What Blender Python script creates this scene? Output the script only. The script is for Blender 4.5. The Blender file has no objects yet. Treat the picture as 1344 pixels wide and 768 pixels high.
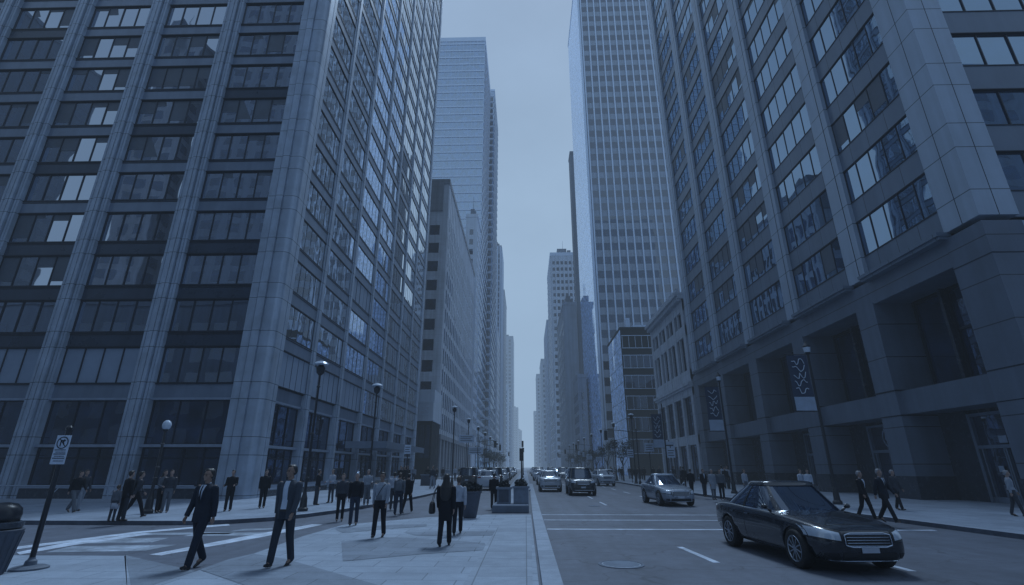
import bpy, bmesh, math, random
from mathutils import Vector, Matrix
from mathutils.bvhtree import BVHTree
random.seed(7)
rad = math.radians
PI = math.pi
scene = bpy.context.scene
COL = scene.collection
scene.view_settings.view_transform = 'Standard'; scene.view_settings.look = 'None'; scene.view_settings.exposure = 0; scene.view_settings.gamma = 1

# ------------------------------------------------------------------ camera
CAM_H = 1.85; PITCH = rad(19.4); YAW = math.atan(18 / (650 / math.cos(PITCH)))
cam_d = bpy.data.cameras.new('camera'); cam = bpy.data.objects.new('camera', cam_d); COL.objects.link(cam)
cam.location = (0, 0, CAM_H); cam.rotation_euler = (PI / 2 + PITCH, 0, YAW)
cam_d.sensor_width = 36; cam_d.lens = 36 * 650 / 1344; cam_d.clip_end = 6000; cam_d.clip_start = 0.05
scene.camera = cam

def at(px, py, z=0.0):
    """photo pixel -> point on the ground plane (used only to read positions off the photo)"""
    x = (px - 672) / 650; v = -(py - 384) / 650
    y = math.cos(PITCH) - v * math.sin(PITCH); w = math.sin(PITCH) + v * math.cos(PITCH)
    c, s = math.cos(YAW), math.sin(YAW)
    d = (x * c - y * s, x * s + y * c, w)
    t = (z - CAM_H) / d[2]
    return (d[0] * t, d[1] * t)

# ------------------------------------------------------------------ object helpers
def tag(o, label=None, cat=None, group=None, kind=None):
    if label: o['label'] = label
    if cat: o['category'] = cat
    if group: o['group'] = group
    if kind: o['kind'] = kind
    return o

def thing(name, label, cat, loc=(0, 0, 0), rotz=0, group=None):
    o = bpy.data.objects.new(name, None); COL.objects.link(o)
    o.empty_display_size = 0.2
    o.location = loc; o.rotation_euler = (0, 0, rotz)
    return tag(o, label, cat, group)

def link(name, me, parent=None, loc=None):
    o = bpy.data.objects.new(name, me); COL.objects.link(o)
    if parent: o.parent = parent
    if loc is not None: o.location = loc
    return o

def kids(o): return [c for c in list(bpy.data.objects) if c.parent == o]
CHILD = {}
def copy_tree(o, parent=None, remap=None):
    c = o.copy(); COL.objects.link(c)
    if parent: c.parent = parent
    if o.name not in CHILD: CHILD[o.name] = list(o.children)
    if remap and c.type == 'MESH':
        key = (c.data.name, tuple(sorted((k, v.name) for k, v in remap.items())))
        if key not in MESHVAR:
            m = c.data.copy()
            for i, mm in enumerate(m.materials):
                if mm and mm.name in remap: m.materials[i] = remap[mm.name]
            MESHVAR[key] = m
        c.data = MESHVAR[key]
    for ch in CHILD[o.name]: copy_tree(ch, c, remap)
    return c
MESHVAR = {}

class MB:
    """collects geometry in world (or thing-local) coordinates; build() links it as ONE object"""
    def __init__(s): s.v = []; s.f = []; s.m = []; s.mi = 0
    def add(s, vs, fs, mi=None):
        n = len(s.v); s.v += [tuple(p) for p in vs]
        for f in fs: s.f.append(tuple(i + n for i in f)); s.m.append(s.mi if mi is None else mi)
        return s
    def box(s, x0, x1, y0, y1, z0, z1, mi=None):
        if x0 > x1: x0, x1 = x1, x0
        if y0 > y1: y0, y1 = y1, y0
        vs = [(x, y, z) for z in (z0, z1) for y in (y0, y1) for x in (x0, x1)]
        return s.add(vs, [(0, 2, 3, 1), (4, 5, 7, 6), (0, 1, 5, 4), (2, 6, 7, 3), (0, 4, 6, 2), (1, 3, 7, 5)], mi)
    def prism(s, poly, z0, z1, mi=None, cap=True):
        a = sum(poly[i][0] * poly[(i + 1) % len(poly)][1] - poly[(i + 1) % len(poly)][0] * poly[i][1] for i in range(len(poly)))
        if a < 0: poly = poly[::-1]
        n = len(poly)
        vs = [(x, y, z0) for x, y in poly] + [(x, y, z1) for x, y in poly]
        fs = [(i, (i + 1) % n, n + (i + 1) % n, n + i) for i in range(n)]
        if cap: fs += [tuple(range(n - 1, -1, -1)), tuple(range(n, 2 * n))]
        return s.add(vs, fs, mi)
    def sheet(s, poly, z, mi=None):
        a = sum(poly[i][0] * poly[(i + 1) % len(poly)][1] - poly[(i + 1) % len(poly)][0] * poly[i][1] for i in range(len(poly)))
        if a < 0: poly = poly[::-1]
        return s.add([(x, y, z) for x, y in poly], [tuple(range(len(poly)))], mi)
    def seg(s, p, q, r0, r1=None, n=12, mi=None, cap=True):
        r1 = r0 if r1 is None else r1
        p = Vector(p); q = Vector(q); d = (q - p).normalized()
        a = d.orthogonal().normalized(); b = d.cross(a)
        vs = []
        for c, r in ((p, r0), (q, r1)):
            for i in range(n):
                t = 2 * PI * i / n; vs.append(c + a * math.cos(t) * r + b * math.sin(t) * r)
        fs = [(i, (i + 1) % n, n + (i + 1) % n, n + i) for i in range(n)]
        if cap: fs += [tuple(range(n - 1, -1, -1)), tuple(range(n, 2 * n))]
        return s.add(vs, fs, mi)
    def tube(s, pts, r, n=8, mi=None):
        for a, b in zip(pts, pts[1:]): s.seg(a, b, r, r, n, mi)
        return s
    def lathe(s, prof, c=(0, 0, 0), n=20, axis='z', mi=None):
        vs = []
        for (r, z) in prof:
            for i in range(n):
                t = 2 * PI * i / n; u, v = r * math.cos(t), r * math.sin(t)
                if axis == 'z': vs.append((c[0] + u, c[1] + v, c[2] + z))
                elif axis == 'x': vs.append((c[0] + z, c[1] + u, c[2] + v))
                else: vs.append((c[0] + v, c[1] + z, c[2] + u))
        fs = []
        for k in range(len(prof) - 1):
            for i in range(n):
                fs.append((k * n + i, k * n + (i + 1) % n, (k + 1) * n + (i + 1) % n, (k + 1) * n + i))
        fs += [tuple(range(n - 1, -1, -1)), tuple(range((len(prof) - 1) * n, len(prof) * n))]
        return s.add(vs, fs, mi)
    def ball(s, c, r, n=12, mi=None):
        rx, ry, rz = (r, r, r) if not hasattr(r, '__len__') else r
        vs = []; m = n // 2
        for k in range(1, m):
            ph = PI * k / m
            for i in range(n):
                t = 2 * PI * i / n
                vs.append((c[0] + rx * math.sin(ph) * math.cos(t), c[1] + ry * math.sin(ph) * math.sin(t), c[2] - rz * math.cos(ph)))
        vs += [(c[0], c[1], c[2] - rz), (c[0], c[1], c[2] + rz)]
        fs = []
        for k in range(m - 2):
            for i in range(n): fs.append((k * n + i, k * n + (i + 1) % n, (k + 1) * n + (i + 1) % n, (k + 1) * n + i))
        b = (m - 1) * n
        for i in range(n):
            fs.append((b, (i + 1) % n, i)); fs.append((b + 1, (m - 2) * n + i, (m - 2) * n + (i + 1) % n))
        return s.add(vs, fs, mi)
    def rings(s, rr, n=16, mi=None):
        """closed loft: rr = list of (cx, cy, cz, rx, ry) horizontal ellipses"""
        vs = []
        for (cx, cy, cz, rx, ry) in rr:
            for i in range(n):
                t = 2 * PI * i / n; vs.append((cx + rx * math.cos(t), cy + ry * math.sin(t), cz))
        fs = []
        for k in range(len(rr) - 1):
            for i in range(n): fs.append((k * n + i, k * n + (i + 1) % n, (k + 1) * n + (i + 1) % n, (k + 1) * n + i))
        fs += [tuple(range(n - 1, -1, -1)), tuple(range((len(rr) - 1) * n, len(rr) * n))]
        return s.add(vs, fs, mi)
    def cap(s, p, q, r0, r1, n=12, sx=1.0):
        """tapered capsule"""
        s.seg(p, q, r0, r1, n); s.ball(p, r0, n); s.ball(q, r1, n); return s
    def mesh(s, name, mats, off=(0, 0, 0), smooth=False):
        me = bpy.data.meshes.new(name)
        me.from_pydata([(x - off[0], y - off[1], z - off[2]) for x, y, z in s.v], [], s.f)
        if not isinstance(mats, (list, tuple)): mats = [mats]
        for m in mats: me.materials.append(m)
        if len(mats) > 1: me.polygons.foreach_set('material_index', [min(i, len(mats) - 1) for i in s.m])
        if smooth: me.polygons.foreach_set('use_smooth', [True] * len(me.polygons))
        me.update(); return me
    def build(s, name, mats, parent=None, smooth=False, bevel=0, loc=None):
        off = (0, 0, 0)
        if parent is not None:
            off = tuple(parent.location)
            pp = parent.parent
            while pp is not None: off = tuple(a + b for a, b in zip(off, pp.location)); pp = pp.parent
        if loc is not None: off = loc
        o = link(name, s.mesh(name, mats, off, smooth), parent)
        if loc is not None: o.location = loc
        if bevel:
            b = o.modifiers.new('bevel', 'BEVEL'); b.width = bevel; b.segments = 2; b.limit_method = 'ANGLE'
        return o

# ------------------------------------------------------------------ materials
MATS = {}
def nd(nt, t, **kw):
    n = nt.nodes.new(t)
    for k, v in kw.items(): setattr(n, k, v)
    return n
def mat(name, col, rough=0.6, var=0.25, scale=1.5, bump=0.0, bscale=40, metal=0.0, spec=0.5, joints=None, streak=0.0, coat=0.0, brick=None):
    k = 1.22 if max(col) < .3 else 1.12
    col = (col[0] * .93 * k, col[1] * k, col[2] * 1.10 * k)
    """procedural surface. joints=(axis, spacing, offset, width, dark) lists; everything in world metres"""
    m = bpy.data.materials.new(name); m.use_nodes = True; nt = m.node_tree
    b = nt.nodes['Principled BSDF']; L = nt.links
    geo = nd(nt, 'ShaderNodeNewGeometry')
    tc = nd(nt, 'ShaderNodeTexCoord')
    pos = geo.outputs['Position'] if joints or brick or streak or scale < 3 else tc.outputs['Object']
    no = nd(nt, 'ShaderNodeTexNoise'); no.inputs['Scale'].default_value = scale; no.inputs['Detail'].default_value = 6
    no.inputs['Roughness'].default_value = 0.65
    L.new(pos, no.inputs['Vector'])
    mr = nd(nt, 'ShaderNodeMapRange'); mr.inputs[1].default_value = 0.3; mr.inputs[2].default_value = 0.7
    mr.inputs[3].default_value = 1 - var; mr.inputs[4].default_value = 1 + var
    L.new(no.outputs['Fac'], mr.inputs[0])
    val = mr.outputs[0]
    if streak:
        mp = nd(nt, 'ShaderNodeMapping'); mp.inputs['Scale'].default_value = (1.6, 1.6, 0.05)
        L.new(geo.outputs['Position'], mp.inputs[0])
        n2 = nd(nt, 'ShaderNodeTexNoise'); n2.inputs['Scale'].default_value = 1.0; n2.inputs['Detail'].default_value = 4
        L.new(mp.outputs[0], n2.inputs['Vector'])
        m2 = nd(nt, 'ShaderNodeMapRange'); m2.inputs[1].default_value = 0.35; m2.inputs[2].default_value = 0.65
        m2.inputs[3].default_value = 1 - streak; m2.inputs[4].default_value = 1 + streak
        L.new(n2.outputs['Fac'], m2.inputs[0])
        mu = nd(nt, 'ShaderNodeMath', operation='MULTIPLY'); L.new(val, mu.inputs[0]); L.new(m2.outputs[0], mu.inputs[1]); val = mu.outputs[0]
    if joints:
        sp = nd(nt, 'ShaderNodeSeparateXYZ'); L.new(geo.outputs['Position'], sp.inputs[0])
        for (ax, spc, off, wid, dk) in joints:
            a = nd(nt, 'ShaderNodeMath', operation='SUBTRACT'); L.new(sp.outputs[ax], a.inputs[0]); a.inputs[1].default_value = off - wid / 2 + 1000 * spc * -1
            d = nd(nt, 'ShaderNodeMath', operation='DIVIDE'); L.new(a.outputs[0], d.inputs[0]); d.inputs[1].default_value = spc
            fr = nd(nt, 'ShaderNodeMath', operation='FRACT'); L.new(d.outputs[0], fr.inputs[0])
            lt = nd(nt, 'ShaderNodeMath', operation='GREATER_THAN'); L.new(fr.outputs[0], lt.inputs[0]); lt.inputs[1].default_value = wid / spc
            m3 = nd(nt, 'ShaderNodeMapRange'); m3.inputs[3].default_value = dk; m3.inputs[4].default_value = 1.0
            L.new(lt.outputs[0], m3.inputs[0])
            mu = nd(nt, 'ShaderNodeMath', operation='MULTIPLY'); L.new(val, mu.inputs[0]); L.new(m3.outputs[0], mu.inputs[1]); val = mu.outputs[0]
    vm = nd(nt, 'ShaderNodeVectorMath', operation='SCALE'); vm.inputs[0].default_value = col[:3]
    L.new(val, vm.inputs['Scale']); L.new(vm.outputs[0], b.inputs['Base Color'])
    b.inputs['Roughness'].default_value = rough; b.inputs['Metallic'].default_value = metal
    b.inputs['Specular IOR Level'].default_value = spec; b.inputs['Coat Weight'].default_value = coat
    b.inputs['Coat Roughness'].default_value = 0.05
    if rough > 0.15:
        r2 = nd(nt, 'ShaderNodeMapRange'); r2.inputs[1].default_value = 0.3; r2.inputs[2].default_value = 0.7
        r2.inputs[3].default_value = rough * 0.8; r2.inputs[4].default_value = min(1, rough * 1.2)
        L.new(no.outputs['Fac'], r2.inputs[0]); L.new(r2.outputs[0], b.inputs['Roughness'])
    if bump:
        n3 = nd(nt, 'ShaderNodeTexNoise'); n3.inputs['Scale'].default_value = bscale; n3.inputs['Detail'].default_value = 3
        L.new(pos, n3.inputs['Vector'])
        bp = nd(nt, 'ShaderNodeBump'); bp.inputs['Strength'].default_value = bump; bp.inputs['Distance'].default_value = 0.01
        L.new(n3.outputs['Fac'], bp.inputs['Height']); L.new(bp.outputs[0], b.inputs['Normal'])
    MATS[name] = m; return m

def glass(name, dark, refl=0.35, tint=(0.75, 0.85, 1.0), wav=0.02, wscale=0.35, rough=0.015, blend=0.35, var=0.6, fmax=0.96):
    """coated facade glass: dark interior under a mirror layer that strengthens at grazing angles, gently wavy"""
    dark = (dark[0] * .7, dark[1], dark[2] * 1.5)
    m = bpy.data.materials.new(name); m.use_nodes = True; nt = m.node_tree; L = nt.links
    for n in list(nt.nodes): nt.nodes.remove(n)
    out = nd(nt, 'ShaderNodeOutputMaterial'); mix = nd(nt, 'ShaderNodeMixShader')
    df = nd(nt, 'ShaderNodeBsdfDiffuse'); gl = nd(nt, 'ShaderNodeBsdfGlossy')
    gl.inputs['Roughness'].default_value = rough; gl.inputs['Color'].default_value = (*tint, 1)
    geo = nd(nt, 'ShaderNodeNewGeometry'); oi = nd(nt, 'ShaderNodeObjectInfo')
    # interior variation : blurry vertical and horizontal patches
    n1 = nd(nt, 'ShaderNodeTexNoise'); n1.inputs['Scale'].default_value = 0.9; n1.inputs['Detail'].default_value = 3
    L.new(geo.outputs['Position'], n1.inputs['Vector'])
    mr = nd(nt, 'ShaderNodeMapRange'); mr.inputs[1].default_value = 0.35; mr.inputs[2].default_value = 0.65
    mr.inputs[3].default_value = 1 - var; mr.inputs[4].default_value = 1 + var
    L.new(n1.outputs['Fac'], mr.inputs[0])
    vm = nd(nt, 'ShaderNodeVectorMath', operation='SCALE'); vm.inputs[0].default_value = dark[:3]
    L.new(mr.outputs[0], vm.inputs['Scale']); L.new(vm.outputs[0], df.inputs['Color'])
    n2 = nd(nt, 'ShaderNodeTexNoise'); n2.inputs['Scale'].default_value = wscale; n2.inputs['Detail'].default_value = 2
    L.new(geo.outputs['Position'], n2.inputs['Vector'])
    bp = nd(nt, 'ShaderNodeBump'); bp.inputs['Strength'].default_value = 1.0; bp.inputs['Distance'].default_value = wav
    L.new(n2.outputs['Fac'], bp.inputs['Height']); L.new(bp.outputs[0], gl.inputs['Normal'])
    lw = nd(nt, 'ShaderNodeLayerWeight'); lw.inputs['Blend'].default_value = blend
    m2 = nd(nt, 'ShaderNodeMapRange'); m2.inputs[3].default_value = refl; m2.inputs[4].default_value = fmax
    L.new(lw.outputs['Fresnel'], m2.inputs[0]); L.new(m2.outputs[0], mix.inputs[0])
    L.new(df.outputs[0], mix.inputs[1]); L.new(gl.outputs[0], mix.inputs[2]); L.new(mix.outputs[0], out.inputs[0])
    MATS[name] = m; return m

# blue-hour overcast: everything is lit by a cool sky; base colours carry a slight cool cast
M = {}
M['pilaster'] = mat('aluminium_cladding', (0.34, 0.385, 0.44), 0.42, 0.18, 0.8, 0.05, 60, metal=0.25, streak=0.10,
                    joints=[(2, 3.24, 13.26, 0.045, 0.35), (2, 3.24, 12.23, 0.045, 0.35)])
M['spandrel'] = mat('spandrel_panel', (0.16, 0.19, 0.235), 0.35, 0.12, 0.5, metal=0.3, streak=0.08)
M['spandrel_dark'] = mat('dark_spandrel_panel', (0.035, 0.048, 0.07), 0.3, 0.15, 0.5, metal=0.3, streak=0.08)  # same panels toned darker; the paler copy carries sky reflection in its colour
M['framebar'] = mat('window_bar_metal', (0.02, 0.026, 0.038), 0.35, 0.1, 2, metal=0.4)
M['framelight'] = mat('light_bar_metal', (0.3, 0.34, 0.4), 0.35, 0.1, 2, metal=0.4)
M['core'] = mat('interior_dark', (0.015, 0.02, 0.03), 0.9, 0.3, 0.5)
M['gl_left'] = glass('left_tower_glass', (0.008, 0.013, 0.022), 0.42, wav=0.015, wscale=0.26)
M['gl_side'] = glass('side_tower_glass', (0.012, 0.018, 0.03), 0.72, tint=(0.9, 0.95, 1.0), wav=0.010, wscale=0.4)
M['gl_right'] = glass('right_tower_glass', (0.016, 0.026, 0.042), 0.33, tint=(0.60, 0.79, 1.0), wav=0.012, wscale=0.32)
M['gl_dark'] = glass('shopfront_glass', (0.018, 0.024, 0.036), 0.12, wav=0.01, wscale=0.5)
M['gl_far'] = glass('far_window_glass', (0.012, 0.018, 0.03), 0.12, wav=0.01, wscale=0.3, fmax=0.45)
M['gl_blue'] = glass('blue_tower_glass', (0.05, 0.09, 0.15), 0.40, tint=(0.7, 0.85, 1.0), wav=0.008, wscale=0.2)
M['gl_mirror'] = glass('mirror_wall_glass', (0.85, 0.9, 0.95), 0.35, tint=(0.9, 0.95, 1.0), wav=0.003, wscale=0.1)  # near-white diffuse base paints in the bright sky reflection
M['blind'] = mat('window_blind', (0.24, 0.29, 0.36), 0.5, 0.1, 0.6)
M['panel'] = mat('right_tower_cladding', (0.35, 0.40, 0.455), 0.45, 0.08, 0.4, 0.04, 60, metal=0.15, streak=0.07,
                 joints=[(2, 3.9, 14.7, 0.05, 0.3), (2, 3.9, 17.15, 0.05, 0.3)])
M['panelspan'] = mat('right_tower_spandrel', (0.135, 0.165, 0.205), 0.4, 0.10, 0.4, metal=0.15, streak=0.06,
                     joints=[(1, 1.67, 24.0, 0.04, 0.35)])
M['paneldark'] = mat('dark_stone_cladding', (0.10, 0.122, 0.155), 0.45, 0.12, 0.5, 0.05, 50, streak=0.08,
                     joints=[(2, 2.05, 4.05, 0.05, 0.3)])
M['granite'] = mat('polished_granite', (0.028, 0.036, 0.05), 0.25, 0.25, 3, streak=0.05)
M['recess'] = mat('recess_stone', (0.04, 0.052, 0.072), 0.45, 0.12, 0.5, streak=0.1)
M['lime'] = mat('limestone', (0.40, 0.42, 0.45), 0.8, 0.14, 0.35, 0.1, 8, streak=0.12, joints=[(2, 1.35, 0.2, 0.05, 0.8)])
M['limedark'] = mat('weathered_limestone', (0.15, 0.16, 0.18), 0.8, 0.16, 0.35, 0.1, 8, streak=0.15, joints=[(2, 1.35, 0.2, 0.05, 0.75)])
M['paleconc'] = mat('pale_concrete', (0.42, 0.46, 0.51), 0.7, 0.10, 0.2, streak=0.08)
M['midconc'] = mat('grey_concrete', (0.22, 0.25, 0.29), 0.75, 0.14, 0.2, streak=0.12)
M['darkconc'] = mat('dark_concrete', (0.10, 0.12, 0.15), 0.75, 0.14, 0.2, streak=0.12)
M['mulpale'] = mat('pale_fin_metal', (0.46, 0.52, 0.6), 0.4, 0.08, 0.5, metal=0.3)
M['black_metal'] = mat('black_painted_metal', (0.012, 0.015, 0.021), 0.35, 0.2, 6)
M['blackwall'] = mat('black_enamel_panel', (0.008, 0.012, 0.018), 0.6, 0.2, 0.6, spec=.1)
M['sheetwhite'] = mat('white_sign_sheet', (0.42, 0.47, 0.54), 0.45, 0.08, 5)
M['inkdark'] = mat('dark_sign_ink', (0.012, 0.018, 0.03), 0.5, 0.1, 5)
M['bannerblue'] = mat('navy_banner_cloth', (0.03, 0.042, 0.07), 0.8, 0.2, 3)
M['bannerlight'] = mat('pale_banner_print', (0.3, 0.35, 0.42), 0.8, 0.15, 3)
M['lampglass'] = mat('milky_lamp_glass', (0.45, 0.5, 0.56), 0.25, 0.1, 5)
M['planter'] = mat('cast_concrete_planter', (0.13, 0.155, 0.19), 0.7, 0.2, 4, 0.2, 50)
M['planterdark'] = mat('dark_planter_shell', (0.045, 0.055, 0.075), 0.6, 0.2, 4)
M['leaf'] = mat('dull_foliage', (0.035, 0.05, 0.05), 0.6, 0.5, 6)
M['leafd'] = mat('dark_foliage', (0.016, 0.024, 0.028), 0.6, 0.5, 6)
M['bark'] = mat('tree_bark', (0.05, 0.05, 0.055), 0.9, 0.3, 6, 0.4, 30)
# ------------------------------------------------------------------ world, sun, haze
def proj(X, Y, Z):
    c, s = math.cos(YAW), math.sin(YAW)
    x = X * c + Y * s; y = -X * s + Y * c; z = Z - CAM_H
    f = y * math.cos(PITCH) + z * math.sin(PITCH); u = -y * math.sin(PITCH) + z * math.cos(PITCH)
    if f < 0.1: return None
    return (672 + 650 * x / f, 384 - 650 * u / f, f)

SUN_EL = rad(59)      # high veiled sun over the far end of the street
w = bpy.data.worlds.new('World'); scene.world = w; w.use_nodes = True
nt = w.node_tree; L = nt.links; bg = nt.nodes['Background']
sky = nd(nt, 'ShaderNodeTexSky', sky_type='NISHITA'); sky.sun_disc = False
sky.sun_elevation = SUN_EL; sky.sun_rotation = rad(11); sky.air_density = 1.2; sky.dust_density = 3.0; sky.ozone_density = 3.0
tc = nd(nt, 'ShaderNodeTexCoord'); sx = nd(nt, 'ShaderNodeSeparateXYZ'); L.new(tc.outputs['Generated'], sx.inputs[0])
cr = nd(nt, 'ShaderNodeValToRGB'); L.new(sx.outputs['Z'], cr.inputs[0])
e = cr.color_ramp.elements
e[0].position = 0.0; e[0].color = (.335, .475, .640, 1); e[1].position = 1.0; e[1].color = (.235, .340, .520, 1)
k = e.new(0.5); k.color = (.330, .465, .640, 1); k = e.new(0.72); k.color = (.285, .405, .585, 1)
mp = nd(nt, 'ShaderNodeMapping'); mp.inputs['Scale'].default_value = (1.2, 1.2, 2.2); L.new(tc.outputs['Generated'], mp.inputs[0])
cn = nd(nt, 'ShaderNodeTexNoise'); cn.inputs['Scale'].default_value = 1.7; cn.inputs['Detail'].default_value = 7; cn.inputs['Roughness'].default_value = 0.55
L.new(mp.outputs[0], cn.inputs['Vector'])
cm = nd(nt, 'ShaderNodeMapRange'); cm.inputs[1].default_value = 0.35; cm.inputs[2].default_value = 0.7; cm.inputs[3].default_value = 9.3; cm.inputs[4].default_value = 11.1
L.new(cn.outputs['Fac'], cm.inputs[0])
sc_ = nd(nt, 'ShaderNodeVectorMath', operation='SCALE'); L.new(cr.outputs[0], sc_.inputs[0]); L.new(cm.outputs[0], sc_.inputs['Scale'])
mx = nd(nt, 'ShaderNodeMix', data_type='RGBA'); mx.inputs[0].default_value = 0.985
L.new(sky.outputs[0], mx.inputs[6]); L.new(sc_.outputs[0], mx.inputs[7])
L.new(mx.outputs[2], bg.inputs['Color']); bg.inputs['Strength'].default_value = 0.1

sd = bpy.data.lights.new('sun', 'SUN'); so = bpy.data.objects.new('sun', sd); COL.objects.link(so)
sd.energy = 2.6; sd.angle = rad(16); sd.color = (0.62, 0.80, 1.0)
dirv = Vector((0.10, 0.50, 0.86)).normalized()
so.rotation_euler = dirv.to_track_quat('Z', 'Y').to_euler(); so.location = (-20, -20, 80)

hz = bpy.data.materials.new('blue_haze'); hz.use_nodes = True; nt = hz.node_tree
for n in list(nt.nodes): nt.nodes.remove(n)
out = nd(nt, 'ShaderNodeOutputMaterial'); ab = nd(nt, 'ShaderNodeVolumeAbsorption'); em = nd(nt, 'ShaderNodeEmission'); ad = nd(nt, 'ShaderNodeAddShader')
SIG = 0.0006
ab.inputs['Color'].default_value = (0, 0, 0, 1); ab.inputs['Density'].default_value = SIG
em.inputs['Color'].default_value = (.300, .430, .600, 1); em.inputs['Strength'].default_value = SIG
nt.links.new(ab.outputs[0], ad.inputs[0]); nt.links.new(em.outputs[0], ad.inputs[1]); nt.links.new(ad.outputs[0], out.inputs['Volume'])
hb = MB(); hb.box(-700, 700, -260, 2600, -2, 420)
ho = hb.build('haze', hz); tag(ho, kind='structure')

# ------------------------------------------------------------------ ground
def ground_mat(name, col, var, scale, rough, cracks=0.0, slab=None, wear=0.0):
    col = (col[0] * 1.02, col[1] * 1.12, col[2] * 1.25)
    m = bpy.data.materials.new(name); m.use_nodes = True; nt = m.node_tree; L = nt.links; b = nt.nodes['Principled BSDF']
    geo = nd(nt, 'ShaderNodeNewGeometry')
    def noise(s, d=5, r=0.6, vec=None):
        n = nd(nt, 'ShaderNodeTexNoise'); n.inputs['Scale'].default_value = s; n.inputs['Detail'].default_value = d; n.inputs['Roughness'].default_value = r
        L.new(vec or geo.outputs['Position'], n.inputs['Vector']); return n.outputs['Fac']
    def rng(src, a, b_, c, d):
        m_ = nd(nt, 'ShaderNodeMapRange'); m_.inputs[1].default_value = a; m_.inputs[2].default_value = b_; m_.inputs[3].default_value = c; m_.inputs[4].default_value = d
        L.new(src, m_.inputs[0]); return m_.outputs[0]
    def mul(a, b_):
        m_ = nd(nt, 'ShaderNodeMath', operation='MULTIPLY'); L.new(a, m_.inputs[0]); L.new(b_, m_.inputs[1]); return m_.outputs[0]
    v = mul(rng(noise(scale), .3, .7, 1 - var, 1 + var), rng(noise(55, 2, .8), .25, .75, .82, 1.18))
    mpn = nd(nt, 'ShaderNodeMapping'); mpn.inputs['Scale'].default_value = (1.1, 0.06, 1); L.new(geo.outputs['Position'], mpn.inputs[0])
    if wear: v = mul(v, rng(noise(1.0, 4, .6, mpn.outputs[0]), .3, .7, 1 - wear, 1 + wear))
    # stains, gum and drips
    v = mul(v, rng(noise(2.3, 8, .75), .42, .60, 1 - var * 1.1, 1.0))
    gv = nd(nt, 'ShaderNodeTexVoronoi'); gv.inputs['Scale'].default_value = 1.7; L.new(geo.outputs['Position'], gv.inputs['Vector'])
    v = mul(v, rng(gv.outputs['Distance'], .035, .05, .72, 1.0))
    if cracks:
        vo = nd(nt, 'ShaderNodeTexVoronoi', feature='DISTANCE_TO_EDGE'); vo.inputs['Scale'].default_value = 0.33
        nn = nd(nt, 'ShaderNodeTexNoise'); nn.inputs['Scale'].default_value = 1.4; L.new(geo.outputs['Position'], nn.inputs['Vector'])
        va = nd(nt, 'ShaderNodeVectorMath', operation='ADD'); L.new(geo.outputs['Position'], va.inputs[0]); L.new(nn.outputs['Color'], va.inputs[1]); L.new(va.outputs[0], vo.inputs['Vector'])
        v = mul(v, rng(vo.outputs['Distance'], 0.0, 0.012, 1 - cracks, 1.0))
    if slab:
        br = nd(nt, 'ShaderNodeTexBrick'); br.offset = slab[2]; br.inputs['Scale'].default_value = 1.0
        br.inputs['Brick Width'].default_value = slab[0]; br.inputs['Row Height'].default_value = slab[1]; br.inputs['Mortar Size'].default_value = 0.012
        br.inputs['Color1'].default_value = (1, 1, 1, 1); br.inputs['Color2'].default_value = (.86, .86, .86, 1); br.inputs['Mortar'].default_value = (.55, .55, .55, 1)
        L.new(geo.outputs['Position'], br.inputs['Vector'])
        bw = nd(nt, 'ShaderNodeRGBToBW'); L.new(br.outputs['Color'], bw.inputs[0]); v = mul(v, bw.outputs[0])
    vm = nd(nt, 'ShaderNodeVectorMath', operation='SCALE'); vm.inputs[0].default_value = col; L.new(v, vm.inputs['Scale'])
    L.new(vm.outputs[0], b.inputs['Base Color']); b.inputs['Roughness'].default_value = rough; b.inputs['Specular IOR Level'].default_value = 0.35
    bp = nd(nt, 'ShaderNodeBump'); bp.inputs['Strength'].default_value = 0.25; bp.inputs['Distance'].default_value = 0.01
    L.new(noise(70, 2, .7), bp.inputs['Height']); L.new(bp.outputs[0], b.inputs['Normal'])
    return m
G_ASPH = ground_mat('asphalt', (0.115, 0.125, 0.150), 0.16, 0.35, 0.62, cracks=0.35, wear=0.16)
G_CONC = ground_mat('pavement_concrete', (0.27, 0.30, 0.345), 0.13, 0.5, 0.8, slab=(1.5, 1.5, 0.0), wear=0.05)
G_PLAZA = ground_mat('plaza_granite', (0.295, 0.328, 0.372), 0.10, 0.7, 0.75, slab=(1.2, 0.6, 0.5), wear=0.04)
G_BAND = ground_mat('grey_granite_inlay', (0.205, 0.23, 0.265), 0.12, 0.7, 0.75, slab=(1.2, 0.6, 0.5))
G_KERB = ground_mat('kerb_granite', (0.30, 0.33, 0.375), 0.14, 1.0, 0.7, slab=(50, 1.8, 0.0))
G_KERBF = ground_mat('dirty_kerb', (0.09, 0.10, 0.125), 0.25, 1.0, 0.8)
G_PAINT = ground_mat('road_paint', (0.55, 0.58, 0.63), 0.22, 2.5, 0.6, cracks=0.2, wear=0.15)
G_PAINTW = ground_mat('worn_road_paint', (0.34, 0.37, 0.41), 0.3, 2.5, 0.6, cracks=0.3, wear=0.3)

def struct(mb, name, m, **kw):
    o = mb.build(name, m, **kw); tag(o, kind='structure'); return o
b = MB(); b.sheet([(-900, -300), (900, -300), (900, 2800), (-900, 2800)], 0.0); struct(b, 'road', G_ASPH)

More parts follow.
